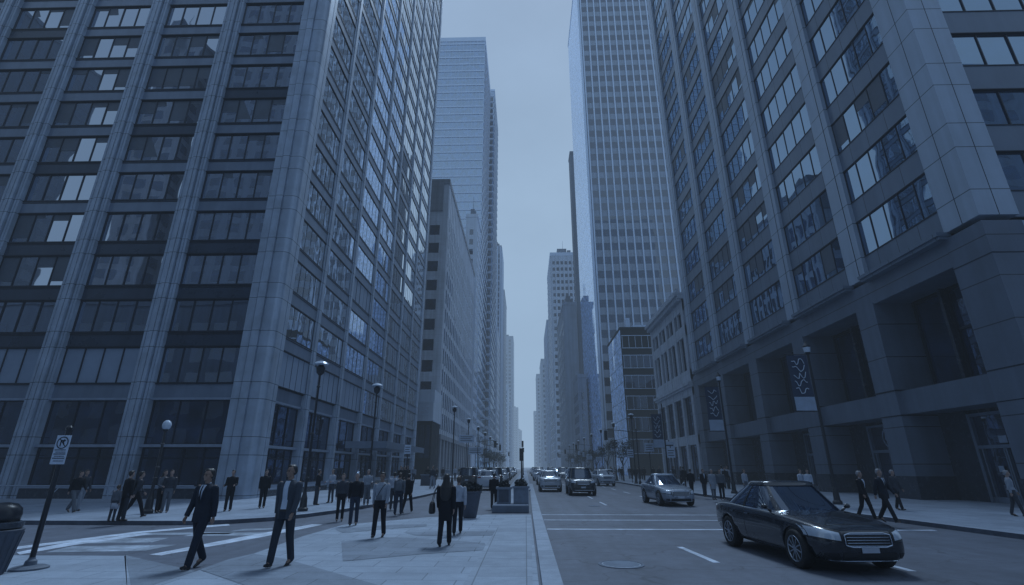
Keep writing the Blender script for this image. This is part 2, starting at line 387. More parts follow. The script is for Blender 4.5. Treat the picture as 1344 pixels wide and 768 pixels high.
def offset_line(line, d):
    out = []
    for i, p in enumerate(line):
        a = Vector(line[max(0, i - 1)]); c = Vector(line[min(len(line) - 1, i + 1)])
        t = (c - a).normalized(); out.append((p[0] + t.y * d, p[1] - t.x * d))
    return out
def pavement(name, line, far, z=0.13, side=1):
    """line = kerb edge, far = remaining polygon points"""
    inner = offset_line(line, side * 0.30); edge = offset_line(line, 0)
    b = MB(); b.prism(list(inner) + far, 0, z); struct(b, name, G_CONC)
    b = MB()
    for i in range(len(line) - 1):
        b.prism([edge[i], edge[i + 1], inner[i + 1], inner[i]], 0, z + 0.004)
    o = b.build('kerb', [G_KERB, G_KERBF]); tag(o, kind='structure')
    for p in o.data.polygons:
        if abs(p.normal.z) < 0.5: p.material_index = 1  # upright faces take the darker kerb colour
LK = [(-70, 17.9), (-30, 18.0), (-13, 18.0), (-11.2, 18.05), (-10.2, 18.45), (-9.2, 19.4), (-8.5, 20.8), (-7.9, 23), (-7.45, 26), (-6.95, 30), (-6.6, 35), (-6.4, 42), (-6.4, 76)]
pavement('pavement_left', LK, [(-70, 76)], side=-1)
pavement('pavement_left_far', [(-6.4, 90), (-6.4, 700)], [(-70, 700), (-70, 90)], side=-1)
RK = [(14.0, -40), (13.9, 6), (13.6, 12), (13.2, 18), (12.5, 27), (11.8, 36), (11.4, 46), (11.3, 60), (11.3, 700)]
pavement('pavement_right', RK, [(80, 700), (80, -40)], side=1)

b = MB()
A = lambda *p: [at(x, y, 0.02) for x, y in p]
main = A((332, 727), (400, 703), (450, 689), (560, 680), (600, 677)) + [(-1.55, 22.2), (0.2, 22.2), (0.2, -40), (-6.2, -40), (-6.2, 9.0)] + A((330, 768), (372, 735))
b.prism([(-1.55, 22.0), (0.2, 22.0), (0.2, -40), (-12, -40)] + A((168, 790), (163, 729), (257, 750), (300, 735), (332, 727), (400, 703), (450, 689), (560, 679)), 0, 0.02)
struct(b, 'plaza', G_PLAZA)
b = MB(); b.prism(A((165, 729.5), (150, 729.5), (40, 729), (-60, 728)) + [(-26, 9.8), (-26, -30), (-12.1, -30)] + A((168, 790)), 0, 0.02); struct(b, 'plaza_corner', G_PLAZA)
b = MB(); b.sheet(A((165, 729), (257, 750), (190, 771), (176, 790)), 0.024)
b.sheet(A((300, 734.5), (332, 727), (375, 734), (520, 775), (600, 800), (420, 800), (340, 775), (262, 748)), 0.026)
b.sheet(A((448, 711), (505, 705.5), (560, 707), (636, 713), (640, 722), (560, 727), (450, 737)), 0.026)  # dark sheet stands in for a shadow-like patch on the plaza
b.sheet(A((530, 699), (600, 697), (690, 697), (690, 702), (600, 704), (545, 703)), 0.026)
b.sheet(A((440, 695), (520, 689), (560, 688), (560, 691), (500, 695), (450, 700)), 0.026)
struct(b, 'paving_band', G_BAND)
b = MB(); b.sheet(A((664, 678), (697, 678), (700, 800), (590, 800), (640, 712)), 0.030); struct(b, 'paving_strip', ground_mat('paving_strip_stone', (0.285, 0.315, 0.355), 0.1, 0.7, 0.75, slab=(0.9, 0.9, 0.0)))
b = MB(); b.prism([(0.235, -40), (0.50, -40), (0.62, 24), (0.75, 60), (0.42, 60), (0.26, 24)], 0, 0.06); struct(b, 'median_kerb', G_KERB)
b = MB(); b.prism([(-1.5, 42.9), (0.40, 42.9), (0.40, 400), (-1.5, 400)], 0, 0.13); struct(b, 'median', G_CONC)

# painted markings
b = MB()
for (y0, wd) in ((22.2, .16), (20.05, .16), (17.2, .22)): b.box(0.65, 12.6, y0 - wd / 2, y0 + wd / 2, 0.0, 0.006)
b.prism([(3.68, 13.6), (3.82, 13.6), (3.96, 11.5), (3.82, 11.5)], 0, 0.006)
b.prism([(7.1, 13.3), (7.25, 13.3), (7.32, 10.7), (7.17, 10.7)], 0, 0.006)
for yy in (27.6, 33.2, 39, 45, 51, 57, 63, 70):
    b.box(4.05, 4.17, yy, yy + 2.4, 0, 0.006)
    b.box(7.6, 7.72, yy + .6, yy + 3.0, 0, 0.006)
struct(b, 'lane_markings', G_PAINT)
b = MB()
for q in ([(20, 717), (180, 697), (183, 699), (22, 720)], [(180, 697), (300, 687), (302, 689), (183, 699)],
          [(22, 724), (85, 712), (190, 699), (200, 700), (95, 715), (26, 727)],
          [(196, 727), (338, 700), (410, 687.5), (424, 688), (350, 703), (212, 728)]):
    b.sheet(A(*q), 0.005)
struct(b, 'crosswalk_lines', G_PAINT)
b = MB()
for q in ([(80, 713), (200, 711), (222, 705), (120, 706)], [(60, 724), (190, 722), (232, 714), (95, 716)], [(130, 703), (300, 700), (312, 697.5), (165, 699)],
          [(240, 703), (330, 702), (352, 698), (262, 699)], [(300, 697), (360, 694), (380, 692), (320, 693.5)]):
    b.sheet(A(*q), 0.004)
struct(b, 'crosswalk_stripes', G_PAINTW)

def manhole(x, y, r, label):
    t = thing('manhole_cover', label, 'manhole cover', (x, y, 0))
    b = MB(); b.lathe([(r, 0), (r, .012), (r - .05, .014), (r - .05, .006), (0.01, .006)], (x, y, 0), 32); b.build('rim', M['darkconc'], t)
    b = MB(); b.lathe([(r - .07, 0), (r - .07, .011), (.01, .012)], (x, y, 0), 32)
    for i in range(-5, 6):
        hw = math.sqrt(max(0, (r - .1) ** 2 - (i * r / 6) ** 2)); b.box(x - hw, x + hw, y + i * r / 6 - .012, y + i * r / 6 + .012, .01, .017)
    b.build('lid', M['midconc'], t)
manhole(1.9, 11.25, 0.46, 'round iron manhole cover in the near road lane')
manhole(3.4, 27.0, 0.3, 'small manhole cover beyond the crosswalk lines on the right road')

# ------------------------------------------------------------------ facade tools
class FR:
    """facade frame: u runs along the wall, n points outward"""
    def __init__(s, ox, oy, side):
        s.ang = {'front': 0, 'right': PI / 2, 'left': -PI / 2, 'back': PI}[side]
        s.o = (ox, oy); c, q = round(math.cos(s.ang)), round(math.sin(s.ang)); s.U = (c, q); s.N = (q, -c)
    def P(s, u, n, z): return (s.o[0] + s.U[0] * u + s.N[0] * n, s.o[1] + s.U[1] * u + s.N[1] * n, z)
    def box(s, mb, u0, u1, n0, n1, z0, z1, mi=None):
        a = s.P(u0, n0, z0); b = s.P(u1, n1, z1); mb.box(a[0], b[0], a[1], b[1], a[2], b[2], mi)
    def prism(s, mb, pl, z0, z1, mi=None): mb.prism([s.P(u, n, 0)[:2] for u, n in pl], z0, z1, mi)

class Wins:
    """windows of one building: the 100 that show largest as parts, the rest as one bank"""
    def __init__(s, parent, cap=100): s.p = parent; s.w = []; s.cap = cap; s.blinds = (); s.rn = random.Random(11)
    def add(s, fr, u0, u1, z0, z1, n, gl, panes=1, frame=None, rail=0, fw=0.07, fd=0.06):
        c = fr.P((u0 + u1) / 2, n, (z0 + z1) / 2); q = proj(*c); sc = 0
        if q and -80 < q[0] < 1424 and -60 < q[1] < 800: sc = (u1 - u0) * (z1 - z0) / q[2] ** 2
        s.w.append((sc, fr, u0, u1, z0, z1, n, gl, panes, frame, rail, fw, fd))
    def geo(s, mb, W, world):
        _, fr, u0, u1, z0, z1, n, gl, panes, frame, rail, fw, fd = W
        c = (u0 + u1) / 2; zc = (z0 + z1) / 2; pw = (u1 - u0) / panes
        T = (lambda u, k, z: fr.P(u, n + k, z)) if world else (lambda u, k, z: (u - c, -k, z - zc))
        for i in range(panes):
            a, b_ = u0 + i * pw, u0 + (i + 1) * pw
            j = [random.uniform(-.007, .007) for _ in range(3)]
            # planar, slightly tilted pane
            mb.add([T(a, j[0], z0), T(b_, j[0] + j[1], z0), T(b_, j[0] + j[1] + j[2], z1), T(a, j[0] + j[2], z1)], [(0, 1, 2, 3)])
    def fgeo(s, mb, W, world):
        _, fr, u0, u1, z0, z1, n, gl, panes, frame, rail, fw, fd = W
        c = (u0 + u1) / 2; zc = (z0 + z1) / 2; pw = (u1 - u0) / panes
        def bx(a, b_, k0, k1, y0, y1):
            if world: fr.box(mb, a, b_, n + k0, n + k1, y0, y1)
            else: mb.box(a - c, b_ - c, -k0, -k1, y0 - zc, y1 - zc)
        for i in range(1, panes): bx(u0 + i * pw - fw / 2, u0 + i * pw + fw / 2, -.02, fd, z0, z1)
        bx(u0, u1, -.02, fd + .01, z1 - fw, z1 + .001); bx(u0, u1, -.02, fd + .01, z0, z0 + fw)
        bx(u0, u0 + fw, -.02, fd + .005, z0, z1); bx(u1 - fw, u1, -.02, fd + .005, z0, z1)
        if rail: bx(u0, u1, -.02, fd - .01, z0 + (z1 - z0) * rail - fw / 2, z0 + (z1 - z0) * rail + fw / 2)
    def finish(s):
        s.w.sort(key=lambda t: -t[0]); cache = {}; rest = {}; restf = {}
        for i, W in enumerate(s.w):
            if i < s.cap and W[0] > 0:
                _, fr, u0, u1, z0, z1, n, gl, panes, frame, rail, fw, fd = W
                key = (round(u1 - u0, 2), round(z1 - z0, 2), gl.name, panes, frame and frame.name, rail, i % 3)
                if key not in cache:
                    mb = MB(); s.geo(mb, W, False); m1 = mb.mesh('window', gl); m2 = None
                    if frame: mb = MB(); s.fgeo(mb, W, False); m2 = mb.mesh('frame', frame)
                    cache[key] = (m1, m2)
                m1, m2 = cache[key]; o = link('window', m1, s.p); pl = s.p.location
                q = fr.P((u0 + u1) / 2, n, (z0 + z1) / 2); o.location = (q[0] - pl[0], q[1] - pl[1], q[2] - pl[2]); o.rotation_euler = (0, 0, fr.ang)
                if m2: link('frame', m2, o)
                if s.blinds and gl.name in s.blinds and s.rn.random() < .45:
                    pw = (u1 - u0) / panes
                    for k_ in range(panes):
                        if s.rn.random() < .55:
                            mb = MB(); hh = (z1 - z0) * s.rn.choice((.12, .2, .35, .5, .8)); a = -(u1 - u0) / 2 + k_ * pw
                            mb.add([(a + .04, -.012, (z1 - z0) / 2 - .07 - hh), (a + pw - .04, -.012, (z1 - z0) / 2 - .07 - hh), (a + pw - .04, -.012, (z1 - z0) / 2 - .07), (a + .04, -.012, (z1 - z0) / 2 - .07)], [(0, 1, 2, 3)])
                            link('blind', mb.mesh('blind', M['blind_dim']), o)
            else:
                s.geo(rest.setdefault(W[7].name, MB()), W, True)
                if W[9]: s.fgeo(restf.setdefault(W[9].name, MB()), W, True)
        mats = [k for k in rest]; mf = [k for k in restf]
        if mats or mf:
            mb = MB()
            for i, k in enumerate(mats + mf):
                src = (rest if i < len(mats) else restf)[k]; nn = len(mb.v); mb.v += src.v
                mb.f += [tuple(x + nn for x in f) for f in src.f]; mb.m += [i] * len(src.f)
            o = mb.build('window_bank', [bpy.data.materials[k] for k in mats + mf], s.p); tag(o, kind='stuff')

class Boxes:
    """repeated box-shaped parts: the 100 largest in the photo stand alone, the rest form one bank"""
    def __init__(s, parent, name, m, cap=100): s.p = parent; s.n = name; s.m = m; s.cap = cap; s.l = []
    def add(s, fr, u0, u1, n0, n1, z0, z1):
        q = proj(*fr.P((u0 + u1) / 2, n1, (z0 + z1) / 2)); sc = 0
        if q and -80 < q[0] < 1424 and -60 < q[1] < 800: sc = (u1 - u0) * (z1 - z0) / q[2] ** 2
        s.l.append((sc, fr, u0, u1, n0, n1, z0, z1))
    def finish(s):
        s.l.sort(key=lambda t: -t[0]); bank = MB()
        for i, t in enumerate(s.l):
            if i < s.cap and t[0] > 0: mb = MB(); t[1].box(mb, *t[2:]); mb.build(s.n, s.m, s.p)
            else: t[1].box(bank, *t[2:])
        if bank.v: tag(bank.build(s.n + '_bank', s.m, s.p), kind='stuff')

# ------------------------------------------------------------------ LEFT TOWER
LT = thing('office_tower', 'broad dark-glazed office tower with pale ribbed pillars and rounded corner, filling the left side', 'tower', (-16, 31, 0))
F = FR(0, 30, 'front'); S = FR(-15.8, 0, 'right'); TOP = 104
M['blind_dim'] = mat('drawn_blind', (0.075, 0.092, 0.115), .5, .2, .7)
W = Wins(LT); W.blinds = ('left_tower_glass',)
PW = 1.36
fcols = [-24.25 - 6.4 * k for k in range(7)]
ribs = [(0, -.7), (0, 0), (.20, 0), (.20, -.05), (.25, -.05), (.25, 0), (.46, 0), (.46, -.16), (.56, -.16), (.56, .14), (.82, .14), (.82, .05), (.88, .05), (.88, .14), (1.14, .14), (1.14, -.16), (1.24, -.16), (1.24, 0), (1.45, 0), (1.45, -.05), (1.5, -.05), (1.5, 0), (1.7, 0), (1.7, -.7)]
for a in fcols:
    mb = MB(); F.prism(mb, [(a + u * PW / 1.7, n) for u, n in ribs], 0, TOP); mb.build('pilaster', M['pilaster'], LT)
# corner pier with rounded corner
arc = [(-15.8 - .4 + .4 * math.sin(t), 30.4 - .4 * math.cos(t)) for t in [i * PI / 2 / 8 for i in range(9)]]
poly = [(-17.85, 30.7), (-17.85, 30), (-17.35, 30), (-17.35, 30.08), (-17.27, 30.08), (-17.27, 29.9), (-16.78, 29.9), (-16.78, 30.07), (-16.70, 30.07), (-16.70, 30.0)] + arc + [(-15.8, 31.0), (-15.88, 31.0), (-15.88, 31.07), (-15.8, 31.07), (-15.8, 31.5), (-16.5, 31.5)]
mb = MB(); mb.prism(poly, 0, TOP); mb.build('corner_pier', M['pilaster'], LT)
scols = [35.7 + 6.15 * k for k in range(7)]
sribs = [(.1, -.7), (.1, 0), (.28, 0), (.28, -.06), (.34, -.06), (.34, .06), (.68, .06), (.68, -.06), (.74, -.06), (.74, 0), (.92, 0), (.92, -.7)]
for a in scols:
    mb = MB(); S.prism(mb, [(a + u, n) for u, n in sribs], 0, TOP); mb.build('pilaster', M['pilaster'], LT)
mb = MB(); mb.box(-70, -16.6, 30.75, 74.2, 0, TOP - .5); mb.build('core_wall', M['core'], LT)
mb = MB(); mb.box(-70, -15.7, 30.3, 74.4, TOP, TOP + 2); mb.build('roof', M['pilaster'], LT)
mb = MB(); mb.box(-16.6, -15.85, 73.85, 74.3, 0, TOP); mb.build('end_wall', M['pilaster'], LT)
zf = [(6.75, 9.05), (10.05, 12.23)] + [(13.26 + 3.24 * k, 15.47 + 3.24 * k) for k in range(28)]
fb = [(a + PW, (a + 6.4) if i else -17.85) for i, a in enumerate(fcols)]
sb = [(31.5, 35.8)] + [(a + .92, (a + 6.25) if a < 72 else 73.85) for a in scols]
sp = {'l': Boxes(LT, 'spandrel', M['spandrel'], 70), 'd': Boxes(LT, 'spandrel', M['spandrel_dark'], 30)}; bar = MB(); barl = Boxes(LT, 'ledge', M['framelight'])
for kind, fr, bays in (('f', F, fb), ('s', S, sb)):
    for bi, (u0, u1) in enumerate(bays):
        if u1 - u0 < 0.3: continue
        for k, (z0, z1) in enumerate(zf):
            gl = M['gl_left'] if kind == 'f' else M['gl_side']
            if kind == 'f' and k == 0 and bi in (1, 2): gl = M['blind']
            if kind == 's' and (bi * 7 + k * 3) % 23 == 0 and k < 6: gl = M['blind']
            if kind == 's' and k == 0: gl = M['blind'] if bi in (1, 2) else gl
            nn = -.36 if kind == 'f' else -.10; dn = nn + .5; sn_ = -.28 if kind == 'f' else -.06; bn_ = -.22 if kind == 'f' else -.03
            W.add(fr, u0, u1, z0, z1, nn, gl, 4 if kind == 'f' else 5, M['framebar'], fw=.06 if kind == 'f' else .05, fd=.06 if kind == 'f' else .012)
            zt = zf[k + 1][0] if k + 1 < len(zf) else TOP
            key = 'd' if (kind == 'f' and (k < 3)) or (kind == 'f' and (k + bi) % 5 == 1 and k < 9) else 'l'  # lower front spandrels get the copy without painted sky reflection
            sp[key].add(fr, u0, u1, -.45, sn_, z1 + .07, zt - .07)
            fr.box(bar, u0, u1, -.52, bn_, z1, z1 + .07); fr.box(bar, u0, u1, -.52, bn_, zt - .07, zt)
            fr.box(bar, u0, u1, sn_, sn_ + .03, zt - .19, zt - .13)
        # base: dark band, transom, storefront
        sp['l'].add(fr, u0, u1, -.45, -.28, 5.85, 6.68); barl.add(fr, u0, u1, -.5, -.16, 5.72, 5.85); fr.box(bar, u0, u1, -.5, -.2, 6.68, 6.75)
        W.add(fr, u0, u1, 3.12, 5.72, -.5, M['gl_dark'], 3, M['framebar'], fw=.05)
        barl.add(fr, u0, u1, -.5, -.14, 2.96, 3.12)
        W.add(fr, u0, u1, .78, 2.96, -.5, M['gl_dark'], 4, M['framebar'], rail=.72, fw=.08)
sp['l'].finish(); sp['d'].finish(); barl.finish()
tag(bar.build('window_bar', M['framebar'], LT), kind='stuff')
mb = MB()
for (u0, u1) in fb: F.box(mb, u0, u1, -.6, .0, 0, .68)
for (u0, u1) in sb: S.box(mb, u0, u1, -.6, -.05, 0, .5)
mb.build('plinth', M['granite'], LT)
mb = MB()
for (u0, u1) in fb: F.box(mb, u0, u1, -.62, .05, .68, .78)
for (u0, u1) in sb: S.box(mb, u0, u1, -.62, .0, .5, .58); S.box(mb, u0, u1, -.6, -.3, .58, .78)
mb.build('sill', M['framelight'], LT)
# entrance canopy on the street side
mb = MB(); mb.box(-15.6, -12.1, 44.5, 61.0, 3.45, 3.85); mb.box(-12.1, -12.0, 44.4, 61.1, 3.38, 3.95); mb.box(-15.6, -12.1, 44.4, 44.5, 3.38, 3.95)
mb.build('entrance_canopy', M['spandrel'], LT)
# windows of the left tower
W.finish()

# ------------------------------------------------------------------ RIGHT TOWER
RT = thing('office_tower', 'stone and glass office tower with tall dark ground-floor recesses and ledges, filling the right side', 'tower', (23, 22, 0))
XR = 21.9
S = FR(XR, 0, 'left')       # u = -Y
F = FR(0, 21.8, 'front')
W = Wins(RT); W.blinds = ('right_tower_glass',)
cols = [30.2, 38.6, 47.0, 55.4, 63.6]
TOPR = 112; ZC = 13.3
def sbx(mb, y0, y1, n0, n1, z0, z1, mi=None): S.box(mb, -y1, -y0, n0, n1, z0, z1, mi)
for y in cols:
    mb = MB(); sbx(mb, y, y + 1.7, -.6, 0, ZC, TOPR); sbx(mb, y + .5, y + .56, 0, .012, ZC, TOPR, 1); mb.build('pilaster', [M['panel'], M['framebar']], RT)
mb = MB(); mb.prism([(XR, 21.8), (23.8, 21.8), (23.8, 22.4), (22.5, 23.9), (XR, 23.9)], ZC, TOPR)
mb.box(XR - .003, XR + .1, 22.75, 22.79, ZC, TOPR, 1); mb.box(22.85, 22.89, 21.797, 21.9, ZC, TOPR, 1)
mb.build('corner_pier', [M['panel'], M['framebar']], RT)
mb = MB(); mb.box(22.9, 62, 22.9, 65.2, ZC, TOPR - .5); mb.box(25.3, 62, 22.9, 65.2, 0, ZC); mb.build('core_wall', M['core'], RT)
mb = MB(); mb.box(XR - .1, 62, 21.7, 65.5, TOPR, TOPR + 2); mb.build('roof', M['panel'], RT)
mb = MB(); mb.box(XR + .4, 62, 65.2, 65.4, 0, TOPR); mb.build('end_wall', M['panel'], RT)
bays = [(23.9, 30.2)] + [(y + 1.7, (y + 8.4) if y < 55 else 63.6) for y in cols[:-1]]
sp = Boxes(RT, 'spandrel', M['panelspan']); bar = MB()
NF = 24
for bi, (y0, y1) in enumerate(bays):
    for k in range(NF):
        z0 = 14.75 + 3.9 * k; z1 = z0 + 2.4
        W.add(S, -y1, -y0, z0, z1, -.31, M['gl_right'], 5, M['framebar'], fw=.05, fd=.04)
        sp.add(S, -y1, -y0, -.40, -.26, z1 + .05, min(z0 + 3.9 - .05, TOPR)); sbx(bar, y0, y1, -.42, -.22, z1, z1 + .05); sbx(bar, y0, y1, -.42, -.22, z0 - .05, z0)
    sp.add(S, -y1, -y0, -.40, -.26, ZC, 14.70)
for k in range(NF):
    z0 = 14.75 + 3.9 * k; z1 = z0 + 2.25
    for j in range(4):
        W.add(F, 23.8 + j * 9.2, 23.8 + j * 9.2 + 8.4, z0, z1, -.38, M['gl_right'], 5, M['framebar'], fw=.06)
    sp.add(F, 23.8, 61, -.40, -.26, z1 + .05, z0 + 3.85); F.box(bar, 23.8, 61, -.42, -.22, z1, z1 + .05); F.box(bar, 23.8, 61, -.42, -.22, z0 - .05, z0)
sp.add(F, 23.8, 61, -.40, -.26, ZC, 14.7)
sp.finish(); tag(bar.build('window_bar', M['framebar'], RT), kind='stuff')
for j in range(4):
    mb = MB(); F.box(mb, 32.2 + j * 9.2, 33.0 + j * 9.2, -.5, -.05, ZC, TOPR); mb.build('pilaster', M['panel'], RT)
# ledges over the recesses
for (y0, y1) in bays:
    mb = MB(); sbx(mb, y0 - .1, y1 - .05, -.2, .42, 12.95, 13.3); sbx(mb, y0 - .15, y1, -.2, .55, 13.12, 13.32); mb.build('ledge', M['panelspan'], RT)
mb = MB(); F.box(mb, 24.6, 61, -.2, .5, 12.95, 13.3); mb.build('ledge', M['panelspan'], RT)
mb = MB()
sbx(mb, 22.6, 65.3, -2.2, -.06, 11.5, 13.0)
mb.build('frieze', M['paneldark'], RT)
# dark ground floor piers
def pier(mb, y0, y1, d):
    sbx(mb, y0, y1, -d, 0, 1.35, 11.6); sbx(mb, y0 - .03, y1 + .03, -d, .03, 4.66, 4.72, 1); sbx(mb, y0 - .03, y1 + .03, -d, .03, 6.1, 6.16, 1)
    sbx(mb, y0 - .05, y1 + .05, -d, .06, 0, 1.35, 2)
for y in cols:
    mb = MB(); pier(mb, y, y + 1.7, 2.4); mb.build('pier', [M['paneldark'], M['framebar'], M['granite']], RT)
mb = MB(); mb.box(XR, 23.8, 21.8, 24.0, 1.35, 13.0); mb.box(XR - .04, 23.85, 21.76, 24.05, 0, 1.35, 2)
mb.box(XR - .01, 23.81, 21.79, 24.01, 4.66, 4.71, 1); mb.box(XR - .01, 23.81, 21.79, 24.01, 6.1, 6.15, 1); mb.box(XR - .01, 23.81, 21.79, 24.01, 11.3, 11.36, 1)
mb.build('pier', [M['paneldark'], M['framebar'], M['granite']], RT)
mb = MB(); F.box(mb, 23.8, 61, -.6, -.05, 1.3, 13.0); F.box(mb, 23.8, 61, -.6, 0, 0, 1.3, 1); mb.build('base_wall', [M['panel'], M['granite']], RT)
gb = [(24.0, 30.2)] + bays[1:]
tr = Boxes(RT, 'transom', M['paneldark']); back = Boxes(RT, 'recess_fin', M['granite']); dk = Boxes(RT, 'recess_wall', M['granite'])
for bi, (y0, y1) in enumerate(gb):
    tr.add(S, -y1, -y0, -2.3, -.35, 4.75, 6.1)
    # tall recess glazing above the transom, two wide lights between dark fins
    m = (y0 + y1) / 2
    W.add(S, -(y1 - .3), -(m + .5), 6.25, 11.4, -2.3, M['gl_dark'], 1, M['framebar'], fw=.12, fd=.12)
    W.add(S, -(m + .3), -(y0 + .2), 6.25, 11.4, -2.3, M['gl_dark'], 2, M['framebar'], fw=.12, fd=.12, rail=.55)
    back.add(S, -m - .5, -m - .3, -2.5, -1.9, 6.1, 11.5)
    # doors below: glazed fanlight over a pair of doors in a pale frame
    dk.add(S, -y0 - 1.0, -y0, -2.4, -2.1, 0, 4.75); dk.add(S, -y1, -y1 + 1.9, -2.4, -2.1, 0, 4.75); dk.add(S, -y1 + 1.9, -y0 - 1.0, -2.45, -2.3, 4.55, 4.75)
    a, c = y0 + 1.0, y1 - 1.9
    dr = MB(); 
    for q in (a + .08, c - .08): sbx(dr, q - .09, q + .09, -2.3, -2.08, 0.13, 4.55)
    sbx(dr, a, c, -2.3, -2.1, 2.75, 2.92); sbx(dr, a, c, -2.3, -2.1, 4.4, 4.55)
    mm = (a + c) / 2
    for q in (mm - .06, mm + .06, (a + mm) / 2 - .75 * 0, c - .35, a + .35): sbx(dr, q - .04, q + .04, -2.3, -2.12, 0.13, 2.75)
    sbx(dr, a, c, -2.3, -2.14, .13, .4)
    d = dr.build('door_frame', M['spandrel'], RT)
    W.add(S, -mm + .05, -a - .1, .4, 2.75, -2.26, M['gl_dark'], 1); W.add(S, -c + .1, -mm - .05, .4, 2.75, -2.26, M['gl_dark'], 1)
    W.add(S, -c + .1, -a - .1, 2.92, 4.4, -2.26, M['gl_dark'], 1)
    if bi == 0:
        nt_ = MB()
        for q in ((mm - .95, mm - .6, 1.6, 1.95), (mm + .45, mm + .75, 1.6, 1.9), (mm - .2, mm + .25, 3.0, 3.35)):
            nt_ = MB(); sbx(nt_, q[0], q[1], -2.2, -2.18, q[2], q[3]); nt_.build('door_notice', M['bannerlight'], RT)
    if bi == 1:
        e_ = MB(); cx = mm; cz = 3.68; P3 = lambda t, r: S.P(-cx + r * math.cos(t), -2.15, cz + r * math.sin(t) * 1.15)
        e_.tube([P3(2 * PI * i / 24, .52) for i in range(25)], .035, 6)
        e_.tube([S.P(-cx + .16 * math.sin(t * 2.2), -2.15, cz - .45 + .3 * t) for t in [i / 4 for i in range(13)]], .035, 6)
        e_.tube([P3(2 * PI * i / 12 + 1, .27) for i in range(8)], .03, 6)
        e_.build('round_emblem', M['bannerlight'], RT)
tr.finish(); back.finish(); dk.finish()
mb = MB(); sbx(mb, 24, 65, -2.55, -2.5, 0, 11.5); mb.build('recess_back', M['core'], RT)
W.finish()
# ------------------------------------------------------------------ the other buildings
def tower(label, x0, x1, y0, y1, h, wall, faces, roof=None, name='office_tower', cat='tower', parapet=1.2, cap=100, win_mat=None, group=None):
    """faces: side, bay, win width, first sill, floor pitch, window height, fin(width,depth) or None, band(depth) or None, glass, panes, end margin"""
    T = thing(name, label, cat, ((x0 + x1) / 2, y0, 0), group=group)
    mb = MB(); mb.box(x0, x1, y0, y1, 0, h); mb.build('wall', wall, T)
    mb = MB(); mb.box(x0 - .15, x1 + .15, y0 - .15, y1 + .15, h, h + parapet); mb.build('roof', roof or wall, T)
    if h > 60 and wall is not M['gl_blue']:
        mb = MB(); qx = (x0 + x1) / 2; qw = (x1 - x0) * .22; mb.box(qx - qw, qx + qw * .6, y0 + 3, y0 + 9, h + parapet - .05, h + parapet + 3.6); mb.box(qx + qw * .7, qx + qw * 1.3, y0 + 2, y0 + 5, h + parapet - .05, h + parapet + 2.2)
        mb.seg((qx, y0 + 4, h), (qx, y0 + 4, h + parapet + 9), .12, .05, 6); mb.build('roof_plant', M['darkconc'], T)
    W = Wins(T, cap)
    fin = MB(); band = MB(); fm = bm_ = None
    for f in faces:
        side = f['s']; gl = f.get('g', M['gl_far'])
        if side == 'front': fr = FR(x0, y0, 'front'); ln = x1 - x0
        elif side == 'right': fr = FR(x1, y0, 'right'); ln = y1 - y0
        elif side == 'left': fr = FR(x0, y1, 'left'); ln = y1 - y0
        else: fr = FR(x1, y1, 'back'); ln = x1 - x0
        m = f.get('m', 0.6); bay = f['bay']; nb = max(1, int((ln - 2 * m) / bay + .01)); bay = (ln - 2 * m) / nb
        nf = int((h - f['z0'] - f.get('top', 1.0)) / f['fp'])
        skip = f.get('skip')
        for i in range(nb):
            for k in range(nf):
                if skip and skip(i, k, nb, nf): continue
                c = m + (i + .5) * bay; z = f['z0'] + k * f['fp']
                W.add(fr, c - f['w'] * bay / 2, c + f['w'] * bay / 2, z, z + f['wh'], f.get('n', .02), gl, f.get('p', 1))
        if f.get('fin'):
            fw, fd, mt = f['fin']; fm = mt
            for i in range(nb + 1):
                fr.box(fin, m + i * bay - fw / 2, m + i * bay + fw / 2, 0, fd, f.get('fz', f['z0'] - 1), h + .3)
        if f.get('band'):
            bh, bd, mt = f['band']; bm_ = mt
            for k in range(nf + 1):
                z = f['z0'] + k * f['fp'] - bh; fr.box(band, .1, ln - .1, -.1, bd, z, z + bh * .9)
    if fin.v: fin.build('mullions', fm, T)
    if band.v: band.build('floor_bands', bm_, T)
    W.finish(); return T

# pale limestone block after the cross street, left
L2 = tower('stone office block with one column of square windows on its end wall, left', -21, -15.8, 92, 147, 59, M['lime'], [
    dict(s='front', bay=3.0, w=.68, z0=10.6, fp=4.05, wh=2.2, m=1.1, top=7),
    dict(s='right', bay=2.4, w=.52, z0=8.5, fp=4.05, wh=2.9, m=1.0, fin=(.6, .08, M['lime']), fz=7.5, top=3.5)], roof=M['limedark'], name='office_building', cat='building')
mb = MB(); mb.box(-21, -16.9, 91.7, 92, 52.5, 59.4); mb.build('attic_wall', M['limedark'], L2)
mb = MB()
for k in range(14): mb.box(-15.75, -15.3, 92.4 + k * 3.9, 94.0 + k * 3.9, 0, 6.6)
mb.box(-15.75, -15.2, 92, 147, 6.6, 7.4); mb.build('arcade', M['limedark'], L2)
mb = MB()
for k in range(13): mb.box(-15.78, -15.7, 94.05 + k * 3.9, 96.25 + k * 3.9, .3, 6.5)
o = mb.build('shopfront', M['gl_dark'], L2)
mb = MB(); mb.box(-60, -21.1, 95, 146, 0, 40); o = mb.build('rear_wing', M['limedark'], L2)

